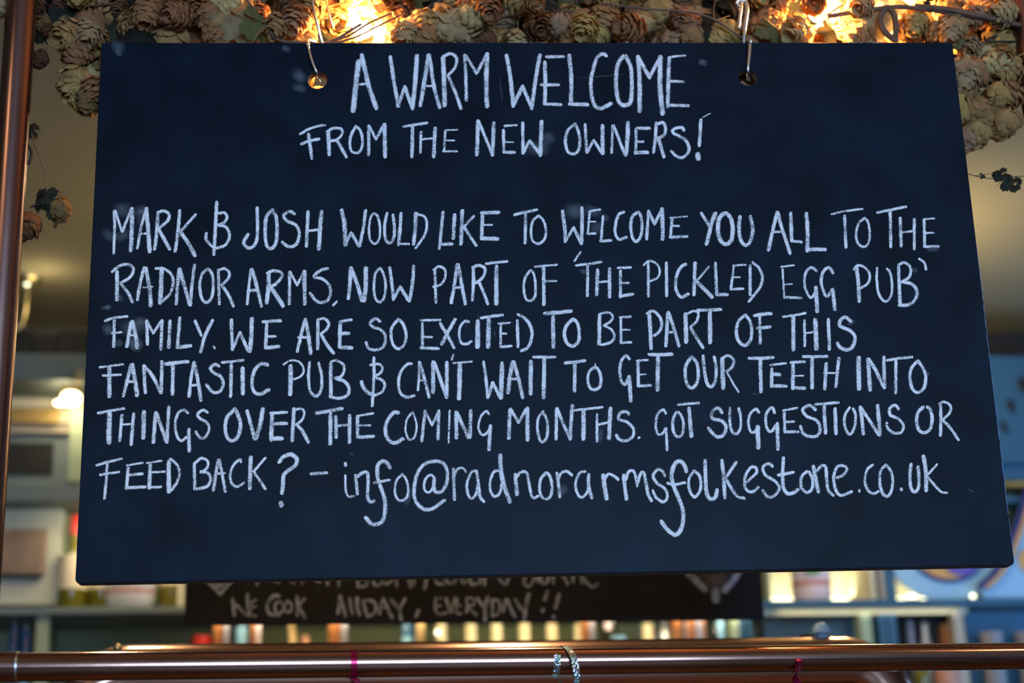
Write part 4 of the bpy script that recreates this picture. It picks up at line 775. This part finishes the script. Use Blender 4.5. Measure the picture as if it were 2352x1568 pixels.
# ------------------------------------------------------------------ copper beer font
YF = 2.72
mF = pxm(YF, 1100, 1500)
fp, fq = at(300, 1474, YF), at(1935, 1468, YF); rf = .047
zf = (fp.z + fq.z) / 2 - rf
f = thing('beer_font', 'thick polished copper tube of a beer font lying behind the front rail', 'beer font', (0.1, YF, 1.02))
xa, xb = fp.x, fq.x
pts = [(xa - .075, YF, 1.03), (xa - .075, YF, zf - .09)]
for k in range(1, 8): an = math.pi / 2 * k / 7; pts.append((xa - .075 * math.cos(an), YF, zf - .09 + .09 * math.sin(an)))
pts += [(xa + .2, YF, zf), (xb - .2, YF, zf)]
for k in range(0, 8): an = math.pi / 2 * k / 7; pts.append((xb + .075 * math.sin(an), YF, zf - .09 + .09 * math.cos(an)))
pts += [(xb + .075, YF, 1.03)]
MB().tube(pts, rf, 40).build('tube', M['copper_font'], f, smooth=True)
bp = at(270, 1487, YF - .05)
MB().ball(bp, .007, 8).build('bolt', M['brass'], f, smooth=True)
for x in (xa - .075, xb + .075): MB().lathe([(.075, 0), (.075, .012), (.05, .02)], (x, YF, 1.02), 28).build('base_flange', M['copper_font'], f, smooth=True)
bs = at(1888, 1476, YF)
MB().lathe([(.010, 0), (.007, .006), (.016, .010), (.012, .022), (.006, .026)], (bs.x, YF, zf + rf - .003), 14).build('glass_finial', M['pblue'], f, smooth=True)
ks = at(1853, 1470, YF); MB().ball((ks.x, YF, zf + rf + .001), .010, 8, (1.3, 1, .5)).build('cap', M['darkp'], f, smooth=True)

# ------------------------------------------------------------------ back bar
YB = 4.22; YK = 4.50
bb = thing('back_bar', 'painted back bar shelving with blue and grey-green uprights behind the boards', 'shelving', (0, YB, 0))
def pbox(x0, y0, x1, y1, Y, depth, name, m, parent=bb, bevel=0, label=None):
    c = [at(x, y, Y) for x in (x0, x1) for y in (y0, y1)]
    X0 = (c[0].x + c[1].x) / 2; X1 = (c[2].x + c[3].x) / 2; Z0 = (c[0].z + c[2].z) / 2; Z1 = (c[1].z + c[3].z) / 2
    o = MB().box((X0, Y, min(Z0, Z1)), (X1, Y + depth, max(Z0, Z1))).build(name, M[m], parent, bevel=bevel)
    if label: o['label'] = label
    return o
XA, XB = RX0 + .02, RX1 - .02
zt = lambda px, py, Y=YB: at(px, py, Y).z
zs2 = (zt(100, 1390) + zt(2200, 1381)) / 2; TH = .017          # main shelf
zs1 = (zt(60, 1112) + zt(60, 1112)) / 2
zcor1, zcor0 = zt(60, 824), zt(60, 884)
zs3 = zt(1176, 1612)
MB().box((XA, YB - .05, zcor0), (XB, YK, zcor1)).build('cornice', M['slate'], bb, bevel=.004)
MB().box((XA, YB, zs2 - TH), (XB, YK, zs2)).build('shelf', M['slate'], bb, bevel=.002)
MB().box((XA, YB, zs3 - TH), (XB, YK, zs3)).build('shelf', M['slate'], bb, bevel=.002)
# shelf at mid height, left bay
pl_ = at(-60, 1130, YB); pr_ = at(640, 1130, YB)
MB().box((XA, YB, zt(60, 1150)), (pr_.x, YK, zt(60, 1112))).build('shelf', M['slate'], bb, bevel=.002)
MB().box((XA, YK, 1.0), (XB, YK + .02, zcor0)).build('back_panel', M['olive'], bb)
MB().box((XA, YB, 0), (XB, YK, 1.0)).build('base_cabinet', M['slate'], bb)
# upper left bay
pbox(-80, 886, 230, 936, YB + .12, .03, 'fascia', 'cream')
pbox(-80, 938, 136, 970, YB + .06, .01, 'gilt_plate', 'gold')
pbox(-80, 970, 168, 992, YB + .08, .02, 'moulding', 'tan')
pbox(138, 938, 164, 972, YB + .07, .02, 'moulding', 'tan')
pbox(-80, 992, 160, 1112, YB + .10, .02, 'cupboard_door', 'slate')
pbox(-80, 1016, 122, 1090, YB + .095, .004, 'door_panel', 'darkp')
pbox(160, 930, 196, 1104, YB + .05, .03, 'upright', 'sage')
# left niche
pbox(-80, 1150, 142, 1388, YB + .10, .16, 'side_panel', 'grey')
pbox(142, 1145, 430, 1390, YB + .20, .02, 'back_panel', 'sage')
pbox(410, 1150, 424, 1390, YB + .05, .18, 'upright', 'cream')
# right: frieze, lit bays
pbox(2200, 818, 2480, 1062, YB - .055, .03, 'frieze_panel', 'teal')
for k, (x, y, w_, h_) in enumerate(((2321, 930, 9, 15), (2326, 944, 7, 5), (2304, 975, 7, 10), (2310, 988, 8, 6), (2349, 884, 12, 20))):
    p = at(x, y, YB - .056); MB().ball(p, 1, 8, (w_ * pxm(YB), .006, h_ * pxm(YB))).build('carved_leaf', M['darkp'], bb, smooth=True)
pbox(2200, 1062, 2480, 1100, YB - .03, .05, 'rail', 'teal')
pbox(2200, 1104, 2480, 1116, YB - .02, .05, 'moulding', 'gold')
pbox(2200, 1118, 2480, 1240, YB + .10, .02, 'back_panel', 'olive')
pbox(1700, 1200, 2012, 1384, YB + .22, .02, 'back_panel', 'cream')
pbox(2048, 1200, 2190, 1384, YB + .22, .02, 'back_panel', 'cream')
for x0, x1, m in ((1994, 2004, 'cream'), (2006, 2014, 'darkp'), (2014, 2024, 'tan'), (2026, 2050, 'teal'), (1757, 1764, 'sage')):
    pbox(x0, 1150, x1, 1384, YB + .02, .20, 'upright', m)
pbox(1690, 1140, 2480, 1152, YB, .25, 'shelf', 'teal')
MB().box((at(1690, 1388, YB).x, YB - .012, zs2 - TH), (XB, YB - .001, zs2 + .001)).build('edge_strip', M['teal'], bb)
pbox(1700, 1397, 2222, 1410, YB + .03, .02, 'moulding', 'cream')
# bays under the main shelf
for x0, x1, m in ((575, 586, 'wood'), (587, 598, 'pink'), (756, 781, 'wood'), (784, 797, 'lilac'), (1343, 1356, 'wood'), (1357, 1368, 'lilac'), (1556, 1569, 'wood'), (1587, 1600, 'wood'), (1603, 1617, 'lilac'), (1618, 1624, 'wood'),
                  (1688, 1702, 'sage'), (1704, 1714, 'teal'), (1720, 1730, 'teal'), (490, 508, 'wood'), (513, 524, 'lilac'), (80, 108, 'sage'), (960, 976, 'tanw'),
                  (1984, 2008, 'sage'), (2026, 2042, 'teal'), (2046, 2066, 'teal')):
    pbox(x0, 1408, x1, 1606, YB + .02, .05, 'upright', m)
pbox(2072, 1412, 2200, 1606, YB + .14, .02, 'back_panel', 'darkp')
pbox(2200, 1405, 2222, 1606, YB + .02, .04, 'upright', 'tan')
pbox(2224, 1402, 2480, 1606, YB + .06, .03, 'panel', 'teal')
pbox(1760, 1412, 1984, 1606, YB + .20, .02, 'back_panel', 'slate')
pbox(526, 1412, 545, 1606, YB + .10, .05, 'upright', 'darkp')
# shelf lighting strips (lamps)
for x0, x1 in ((1764, 1992), (2052, 2180)):
    pbox(x0, 1372, x1, 1380, YB + .205, .008, 'light_strip', 'glow_s')
p = at(1880, 1368, YB + .17); area('light_shelf_a', p, p + Vector((0, .1, .6)), .24, .02, .32, (1, .98, .66))
p = at(2120, 1368, YB + .17); area('light_shelf_b', p, p + Vector((0, .1, .6)), .12, .02, .15, (1, .98, .66))
z_ = zs2 - TH - .004  # fill strips added under the main shelf to brighten the bays below
for x0, x1, pw in ((470, 1060, .85), (1080, 1720, .95), (1790, 2200, .10)):
    a0, a1 = at(x0, 1400, YB + .012), at(x1, 1400, YB + .012)
    MB().box((a0.x, YB + .006, z_), (a1.x, YB + .018, z_ + .004)).build('light_strip', M['brass'], bb)
    area('light_under_%d' % x0, ((a0.x + a1.x) / 2, YB + .012, z_ - .004), ((a0.x + a1.x) / 2, YB + .10, z_ - .14), a1.x - a0.x, .01, pw, (1, .90, .58))
a0, a1 = at(190, 1160, YB + .012), at(420, 1160, YB + .012); z_ = zt(60, 1150) - .004  # hidden fill strip added under the mid shelf to brighten bottles and jar
MB().box((a0.x, YB + .006, z_), (a1.x, YB + .018, z_ + .004)).build('light_strip', M['brass'], bb)
area('light_under_left', ((a0.x + a1.x) / 2, YB - .01, z_ - .004), ((a0.x + a1.x) / 2, YB + .12, z_ - .25), a1.x - a0.x, .02, .9, (1, .88, .58))
# black crates on the top of the cornice
for i, (x0, x1, y0, lb) in enumerate(((-40, 70, 756, 'black box on top of the cornice at the left end'), (74, 128, 768, 'black box with bluish sheen on the cornice above the lit fascia'), (132, 250, 760, 'black box on the cornice next to the chalkboard edge'))):
    c0, c1 = at(x0, y0, YB + .08), at(x1, 822, YB + .08)
    t = thing('storage_box', lb, 'box', (c0.x, YB + .2, zcor1), 'black boxes on top of the cornice')
    MB().box((c0.x, YB + .08, zcor1), (c1.x, YB + .3, c0.z)).build('body', M['darkp'], t, bevel=.004)
    MB().box((c0.x - .002, YB + .078, c0.z - .02), (c1.x + .002, YB + .302, c0.z)).build('lid', M['darkp'], t, bevel=.003)
c0 = at(2200, 776, YB + .1)  # black block put in for the shadow gap on top of the cabinet
t = thing('storage_box', 'long black box on the cornice above the blue frieze', 'box', (c0.x + .2, YB + .2, zcor1), 'black boxes on top of the cornice')
MB().box((c0.x, YB + .05, zcor1), (c0.x + .5, YB + .3, c0.z)).build('body', M['darkp'], t, bevel=.004)

# spotlight under the cornice
lp = at(163, 915, YB + .02)
t = thing('spotlight', 'dazzling small spotlight under the cornice at the left edge of the chalkboard', 'spotlight', lp)
MB().ball(lp, .019, 12, (1.3, 1, 1)).build('lamp', M['glow_w'], t, smooth=True)
MB().lathe([(.012, .02), (.024, .012), (.026, .03), (.012, .05)], lp, 18).build('housing', M['brass'], t, smooth=True)
lq = at(140, 925, YB + .02); MB().ball(lq, .009, 10, (1.8, 1, .8)).build('reflector_rim', M['glow_w'], t, smooth=True)
kq = at(183, 850, YB - .055)
MB().box((kq.x - .009, YB - .06, lp.z + .02), (kq.x + .009, YB - .052, kq.z)).build('bracket', M['brass'], t, bevel=.002)
spot('light_spotlight', lp + Vector((0, -.04, -.01)), lp + Vector((-.1, .3, -.5)), 1.0, (1, .84, .52), 160, .02)
point('light_spotlight_b', lp + Vector((-.02, -.05, 0)), .13, (1, .84, .52), .02)

# brass lamp bracket on the ceiling
def ceil_at(px, py, z): d = ray(px, py); return CAM + d * ((z - CAMZ) / d.z)
lw = ceil_at(64, 648, RH - .014); YL = lw.y
t = thing('ceiling_bracket', 'small brass ceiling rose with a hanging curved hook beside the left copper post', 'lamp bracket', (lw.x, lw.y, RH))
MB().lathe([(.006, -.012), (.022, -.006), (.036, .004), (.038, .014)], lw, 22).build('rose', M['brass'], t, smooth=True)
MB().ball(lw + Vector((0, -.010, -.006)), .0075, 8).build('bulb', M['glow_s'], t, smooth=True)
MB().tube(crom([lw, at(61, 690, YL), at(57, 722, YL), at(50, 744, YL), at(38, 756, YL), at(26, 752, YL)], 6), .0055, 8).build('hook_arm', M['brass'], t, smooth=True)
point('light_bracket', lw + Vector((.05, -.06, -.06)), .28, (1, .84, .48), .02)

# unseen globes added behind the boards to warm the ceiling and back bar
for i, (px, py, pw, lb) in enumerate(((700, 760, 2.2, 'warm opal pendant globe hidden behind the left half of the chalkboard'), (1980, 760, 6.0, 'warm opal pendant globe hidden behind the right half of the chalkboard'))):
    p = at(px, py, 3.75)
    t = thing('pendant_lamp', lb, 'lamp', p, 'pendant lamps behind the chalkboard')
    MB().ball(p, .045, 12).build('globe', M['glow_p'], t, smooth=True)
    MB().lathe([(.02, .04), (.024, .05), (.018, .08), (.004, .09)], p, 16).build('holder', M['brass'], t, smooth=True)
    MB().tube([p + Vector((0, 0, .085)), (p.x, p.y, RH)], .003, 8).build('cord', M['darkp'], t, smooth=True)
    point('light_pendant_%d' % i, p + Vector((0, -.06, -.03)), pw, (1, .76, .36), .04)
    point('light_pendant_b%d' % i, p + Vector((0, .06, .0)), pw, (1, .76, .36), .04)

# ---- bottles and other objects on the shelves
def bottle(px, ytop, hw, zbase, Y, name, label, cat, glass, cap, lab=None, neck=.36, shoulder=.62, cap_h=.16, group=None, tilt=0, labrange=(.12, .42), capr=1.12):
    m_ = pxm(Y, px, 1400); r = hw * m_; P = at(px, 1400, Y); z1 = at(px, ytop, Y).z; h = z1 - zbase
    base = Vector((P.x, Y, zbase)); t = thing(name, label, cat, base, group)
    nr = r * neck
    prof = [(r * .9, 0), (r, h * .02), (r, h * shoulder * .82), (r * .86, h * shoulder * .93), (nr * 1.15, h * (shoulder + .10)), (nr, h * (shoulder + .16)), (nr, h * .985)]
    MB().lathe(prof, base, 22).build('glass_body', M[glass], t, smooth=True)
    MB().lathe([(nr * capr, h * (1 - cap_h)), (nr * capr, h * .99), (nr * .95, h)], base, 18).build('capsule', M[cap], t, smooth=True)
    if lab:
        MB().lathe([(r * 1.015, h * labrange[0]), (r * 1.015, h * labrange[1])], base, 22).build('label_wrap', M[lab], t, smooth=True)
    t.rotation_euler = (0, tilt, 0)
    return t
YI = YB + .10
bottle(164, 1184, 34, zs2, YI, 'wine_bottle', 'wine bottle with bright red capsule and cream label left of the chalkboard corner', 'bottle', 'glass_o', 'red', 'label', .34, .50, .20, labrange=(.23, .58))
bottle(232, 1184, 32, zs2, YI, 'wine_bottle', 'wine bottle between the red-capped bottle and the white jar, only its base showing', 'bottle', 'glass_o', 'capcream', 'label', .34, .50, .20, labrange=(.23, .58))
bottle(392, 1190, 29, zs2, YI, 'wine_bottle', 'wine bottle base just right of the white jar', 'bottle', 'glass_o', 'capcream', 'label', .34, .50, .20, labrange=(.27, .58))
def jar(px, ytop, hw, zbase, Y, name, label, cat, m, bands=(), flare=1.0, group=None, foot=.86):
    m_ = pxm(Y, px, 1400); r = hw * m_; P = at(px, 1400, Y); h = at(px, ytop, Y).z - zbase
    base = Vector((P.x, Y, zbase)); t = thing(name, label, cat, base, group)
    MB().lathe([(r * foot * .7, 0), (r * foot, h * .03), (r, h * .14), (r, h * .9), (r * flare, h * .96), (r * flare, h), (r * flare * .9, h), (r * .85, h * .9), (r * .8, h * .2)], base, 28).build('body', M[m], t, smooth=True)
    for z0, z1, mm in bands: MB().lathe([(r * 1.012, z0 * h), (r * 1.012, z1 * h)], base, 28).build('band', M[mm], t, smooth=True)
    return t
jar(298, 1225, 56, zs2, YI - .03, 'storage_jar', 'white glazed jar with a faded red line under the chalkboard lower left corner', 'jar', 'white', ((.20, .24, 'redband'),))
t = jar(1868, 1230, 46, zs2, YI, 'storage_tin', 'pale pink and white tin with a red band and green dot in the lit bay', 'tin', 'pink', ((.27, .33, 'redband'), (.0, .02, 'steel')))
pz = at(1866, 1300, YI - .05); MB().lathe([(.0005, 0), (.024, .0), (.024, .003), (.0005, .003)], (0, 0, 0), 20).build('tmpdisc', M['green'], None)
o = bpy.data.objects['tmpdisc']; o.name = 'printed_dot'; o.parent = t; o.rotation_euler = (math.pi / 2, 0, 0)
o.location = Vector((pz.x, YI - 46 * pxm(YI, 1868, 1400) - .001, pz.z)) - t.location
# plaque on the side panel
p0, p1 = at(-20, 1213, YB + .085), at(104, 1322, YB + .085)
t = thing('wall_plaque', 'mottled brown square plaque with rounded corners on the grey panel', 'plaque', ((p0.x + p1.x) / 2, YB + .09, p1.z))
MB().box((p0.x, YB + .082, p1.z), (p1.x, YB + .098, p0.z)).build('slab', M['plaque'], t, bevel=.008)
MB().box((p0.x, YB + .078, p1.z - .004), (p1.x - .01, YB + .098, p1.z + .005)).build('lower_lip', M['darkp'], t, bevel=.002)

# painted enamel signs
m_ = pxm(YB + .02, 2160, 1300); c = at(2160, 1235, YB + .02)
t = thing('round_sign', 'round sky-blue sign with navy ring and gold centre partly hidden by the chalkboard', 'sign', (c.x, YB + .02, zs2))
def disc(cx, cz, r, y0, y1, nm, m, parent, n=48):
    vs = [(cx + r * math.cos(2 * math.pi * k / n), y0, cz + r * math.sin(2 * math.pi * k / n)) for k in range(n)] + [(cx + r * math.cos(2 * math.pi * k / n), y1, cz + r * math.sin(2 * math.pi * k / n)) for k in range(n)]
    fs = [tuple(range(n)), tuple(range(2 * n - 1, n - 1, -1))] + [(k, (k + 1) % n, n + (k + 1) % n, n + k) for k in range(n)]
    return MB().add(vs, fs).build(nm, M[m], parent)
R1 = c.z - zs2
disc(c.x, c.z, R1, YB + .02, YB + .03, 'disc', 'signblue', t)
disc(c.x + .012, c.z, R1 * .72, YB + .016, YB + .02, 'ring', 'navy', t)
disc(c.x + .012, c.z, R1 * .66, YB + .012, YB + .016, 'centre', 'signgold', t)
disc(c.x + .045, c.z - R1 * .28, R1 * .33, YB + .008, YB + .012, 'centre_spot', 'violet', t)
out = [(2372, 1090), (2352, 1150), (2336, 1205), (2310, 1275), (2285, 1318), (2250, 1352), (2262, 1372), (2420, 1372), (2480, 1372), (2480, 1090)]
P = [at(x, y, YB + .0) for x, y in out]; zmin = zs2
P = [Vector((q_.x, YB, max(q_.z, zmin))) for q_ in P]
t = thing('flared_sign', 'light blue flared cut-out sign with navy and gold outline at the right edge', 'sign', (P[0].x, YB, zs2))
n = len(P); MB().add(P + [p_ + Vector((0, .012, 0)) for p_ in P], [tuple(range(n)), tuple(range(2 * n - 1, n - 1, -1))] + [(k, (k + 1) % n, n + (k + 1) % n, n + k) for k in range(n)]).build('panel', M['signblue'], t)
edge = [at(x, y, YB - .006) for x, y in out[:6]]
MB().tube(crom([e + Vector((0, 0, .004)) for e in edge], 6), .0085, 10).build('navy_outline', M['navy'], t, smooth=True)
MB().tube(crom([e + Vector((.017, 0, .002)) for e in edge], 6), .0075, 10).build('gold_outline', M['signgold'], t, smooth=True)
e = at(2356, 1288, YB - .004); MB().ball(e, .024, 10, (.8, .15, 1.3)).build('gold_boss', M['signgold'], t, smooth=True)
# puck lights on the shelf
for x, sx, lb in ((2102, 2.1, 'bright oval lamp on the shelf below the round sign'), (2244, 1.1, 'small cream lamp on the shelf between the two blue signs')):
    p = at(x, 1368, YB - .03); t = thing('puck_light', lb, 'lamp', (p.x, YB - .005, zs2), 'small lamps on the shelf by the signs')
    MB().ball((p.x, YB - .004, zs2 + .008), .0070, 10, (sx, .6, 1)).build('lens', M['glow_s'], t, smooth=True)
    MB().box((p.x - .009 * sx, YB - .012, zs2), (p.x + .009 * sx, YB + .012, zs2 + .003)).build('base', M['brass'], t)

# lower shelf
necks = [(1012, 'cream-topped bottle directly right of the two blue bottles, with a bright glint'), (1080, 'second cream-topped bottle from the left in the row'), (1139, 'third cream-topped bottle from the left in the row'), (1203, 'fourth cream-topped bottle from the left in the row'), (1266, 'fifth cream-topped bottle, below the double exclamation mark'), (1330, 'cream-topped bottle touching the orange-brown upright'), (1485, 'cream-topped bottle standing apart, right of the dark tilted bottle')]
for x, lb in necks:
    bottle(x, 1431, 30, zs3, YI, 'spirit_bottle', lb, 'bottle', 'capcream', 'capolive', None, .43, .40, .085, group='cream-topped bottles on the lower shelf', capr=.95)
gl = at(1005, 1452, YI - .04)
MB().ball(gl, .006, 8).build('tag_light', M['glow_s'], None, smooth=True)  # glowing ball stands in for a glint on the bottle neck
o = bpy.data.objects['tag_light']; o.name = 'indicator_lamp'; tag(o, 'tiny bright cream lamp glowing in front of the first cream-topped bottle', 'lamp')
bottle(558, 1405, 15, zs3, YI - .02, 'blue_bottle', 'slim blue bottle between the dark and the orange uprights', 'bottle', 'glass_b', 'glass_b', 'pblue', .8, .7, .2, labrange=(.3, .84))
bottle(935, 1408, 13, zs3, YI - .02, 'blue_bottle', 'blue bottle left of a pair, with pale lower half', 'bottle', 'glass_b', 'glass_b', 'pblue', .8, .75, .2, labrange=(.3, .74))
bottle(957, 1408, 11, zs3, YI, 'blue_bottle', 'darker blue bottle right of a pair near the pale wood upright', 'bottle', 'glass_b', 'glass_b', None, .8, .75, .2)
bottle(1397, 1412, 26, zs3, YI, 'liqueur_bottle', 'dark brown squat bottle right of the orange-brown and lilac uprights', 'bottle', 'glass_k', 'glass_k', None, .6, .75, .12)
bottle(1437, 1424, 10, zs3, YI - .03, 'pourer_bottle', 'thin black pourer leaning right beside the dark brown bottle', 'bottle', 'darkp', 'pink', None, .7, .8, .10, tilt=-.25)
bottle(1578, 1428, 8, zs3, YI - .05, 'slim_bottle', 'very slim white-pink glass bottle between two brown uprights', 'bottle', 'pink', 'pink', None, .9, .85, .05)
bottle(1652, 1428, 9, zs3, YI - .05, 'slim_bottle', 'very slim pale blue glass bottle under the right chalk heart', 'bottle', 'pblue', 'pblue', None, .9, .85, .05)
bottle(1640, 1410, 14, zs3, YI + .02, 'liqueur_bottle', 'dark brown bottle behind the slim pale blue one', 'bottle', 'glass_k', 'glass_k', None, .6, .75, .12)
bottle(36, 1425, 12, zs3, YI, 'blue_bottle', 'grey-blue bottle at the far left below the shelf', 'bottle', 'glass_b', 'steel', None, .7, .8, .12)
bottle(62, 1430, 12, zs3, YI, 'blue_bottle', 'steel-blue bottle beside the sage green upright at the left', 'bottle', 'glass_b', 'steel', 'pblue', .7, .8, .12)
jar(465, 1462, 24, zs3, YI - .02, 'lidded_jar', 'jar with domed bright red lid under the second board lower left', 'jar', 'red')
# leaning wooden pegs, steel jug
for x0, y0, x1, y1, r_, lb, m in ((668, 1425, 690, 1600, .011, 'pale wooden stick leaning right on the lower shelf', 'tanw'), (702, 1460, 712, 1600, .012, 'short reddish wooden peg beside the leaning stick', 'terracotta')):
    p0, p1 = at(x0, y0, YI), at(x1, y1, YI); p1.z = zs3
    o = MB().tube([p1, p1.lerp(p0, .5), p0], [r_, r_ * 1.05, r_ * .8], 12).build('wooden_stick', M[m], None, smooth=True); tag(o, lb, 'stick')
p0 = at(1535, 1600, YI); zb_ = zs3; hz = at(1535, 1418, YI).z - zs3
t = thing('steel_jug', 'brushed steel jug with sloping spout left of the brown uprights', 'jug', (p0.x, YI, zb_))
MB().lathe([(.026, 0), (.028, hz * .4), (.024, hz * .8), (.012, hz)], (p0.x + .008, YI + .03, zb_), 22).build('body', M['steel'], t, smooth=True)
MB().tube([(p0.x - .01, YI + .03, zb_ + hz * .85), (p0.x - .04, YI + .05, zb_ + hz * .55), (p0.x - .045, YI + .05, zb_ + hz * .2)], [.012, .010, .008], 10).build('spout', M['steel'], t, smooth=True)
jar(1418, 1462, 14, zs3, YI - .05, 'small_bowl', 'small pale blue bowl in front of the dark brown bottle', 'bowl', 'pblue', (), 1.1)
# right bay
c0, c1 = at(2166, 1431, YI), at(2204, 1600, YI)
t = thing('carton', 'plain bright orange carton in the dark niche', 'carton', ((c0.x + c1.x) / 2, YI, zs3))
MB().box((c0.x, YI, zs3), (c1.x, YI + .04, c0.z)).build('box_body', M['orange'], t, bevel=.002)
MB().box((c0.x, YI - .001, zs3), (c1.x, YI + .041, zs3 + .02)).build('printed_foot', M['terracotta'], t)
bottle(2119, 1428, 16, zs3, YI, 'decanter', 'silvery glass decanter with stopper left of the orange carton', 'decanter', 'silver', 'silver', None, .5, .72, .12)
bottle(2086, 1425, 9, zs3, YI + .02, 'slim_bottle', 'slim lilac-grey bottle at the left side of the dark niche', 'bottle', 'lilac', 'lilac', None, .7, .8, .1)
bottle(2104, 1500, 18, zs3, YI - .05, 'squat_bottle', 'squat olive glass bottle seen below the rail under the decanter', 'bottle', 'glass_o', 'capolive', None, .6, .7, .1)
jar(2160, 1500, 28, zs3, YI - .06, 'ceramic_cup', 'peach ceramic cup seen below the rail under the orange carton', 'cup', 'terracotta')
jar(1994, 1500, 21, zs3, YI - .06, 'ceramic_cup', 'pale blue-white cup seen below the rail in front of the sage upright', 'cup', 'white')
for x, lb in ((2270, 'grey stoneware tumbler standing on the ledge of the blue panel'), (2350, 'grey stoneware tumbler cut by the right edge of the picture')):
    jar(x, 1453, 24, zs3, YB - .0 + .03 - .02, 'stoneware_tumbler', lb, 'tumbler', 'pot', (), 1.12, group='grey tumblers at the right end', foot=.7)
print('cones', ncone[0])
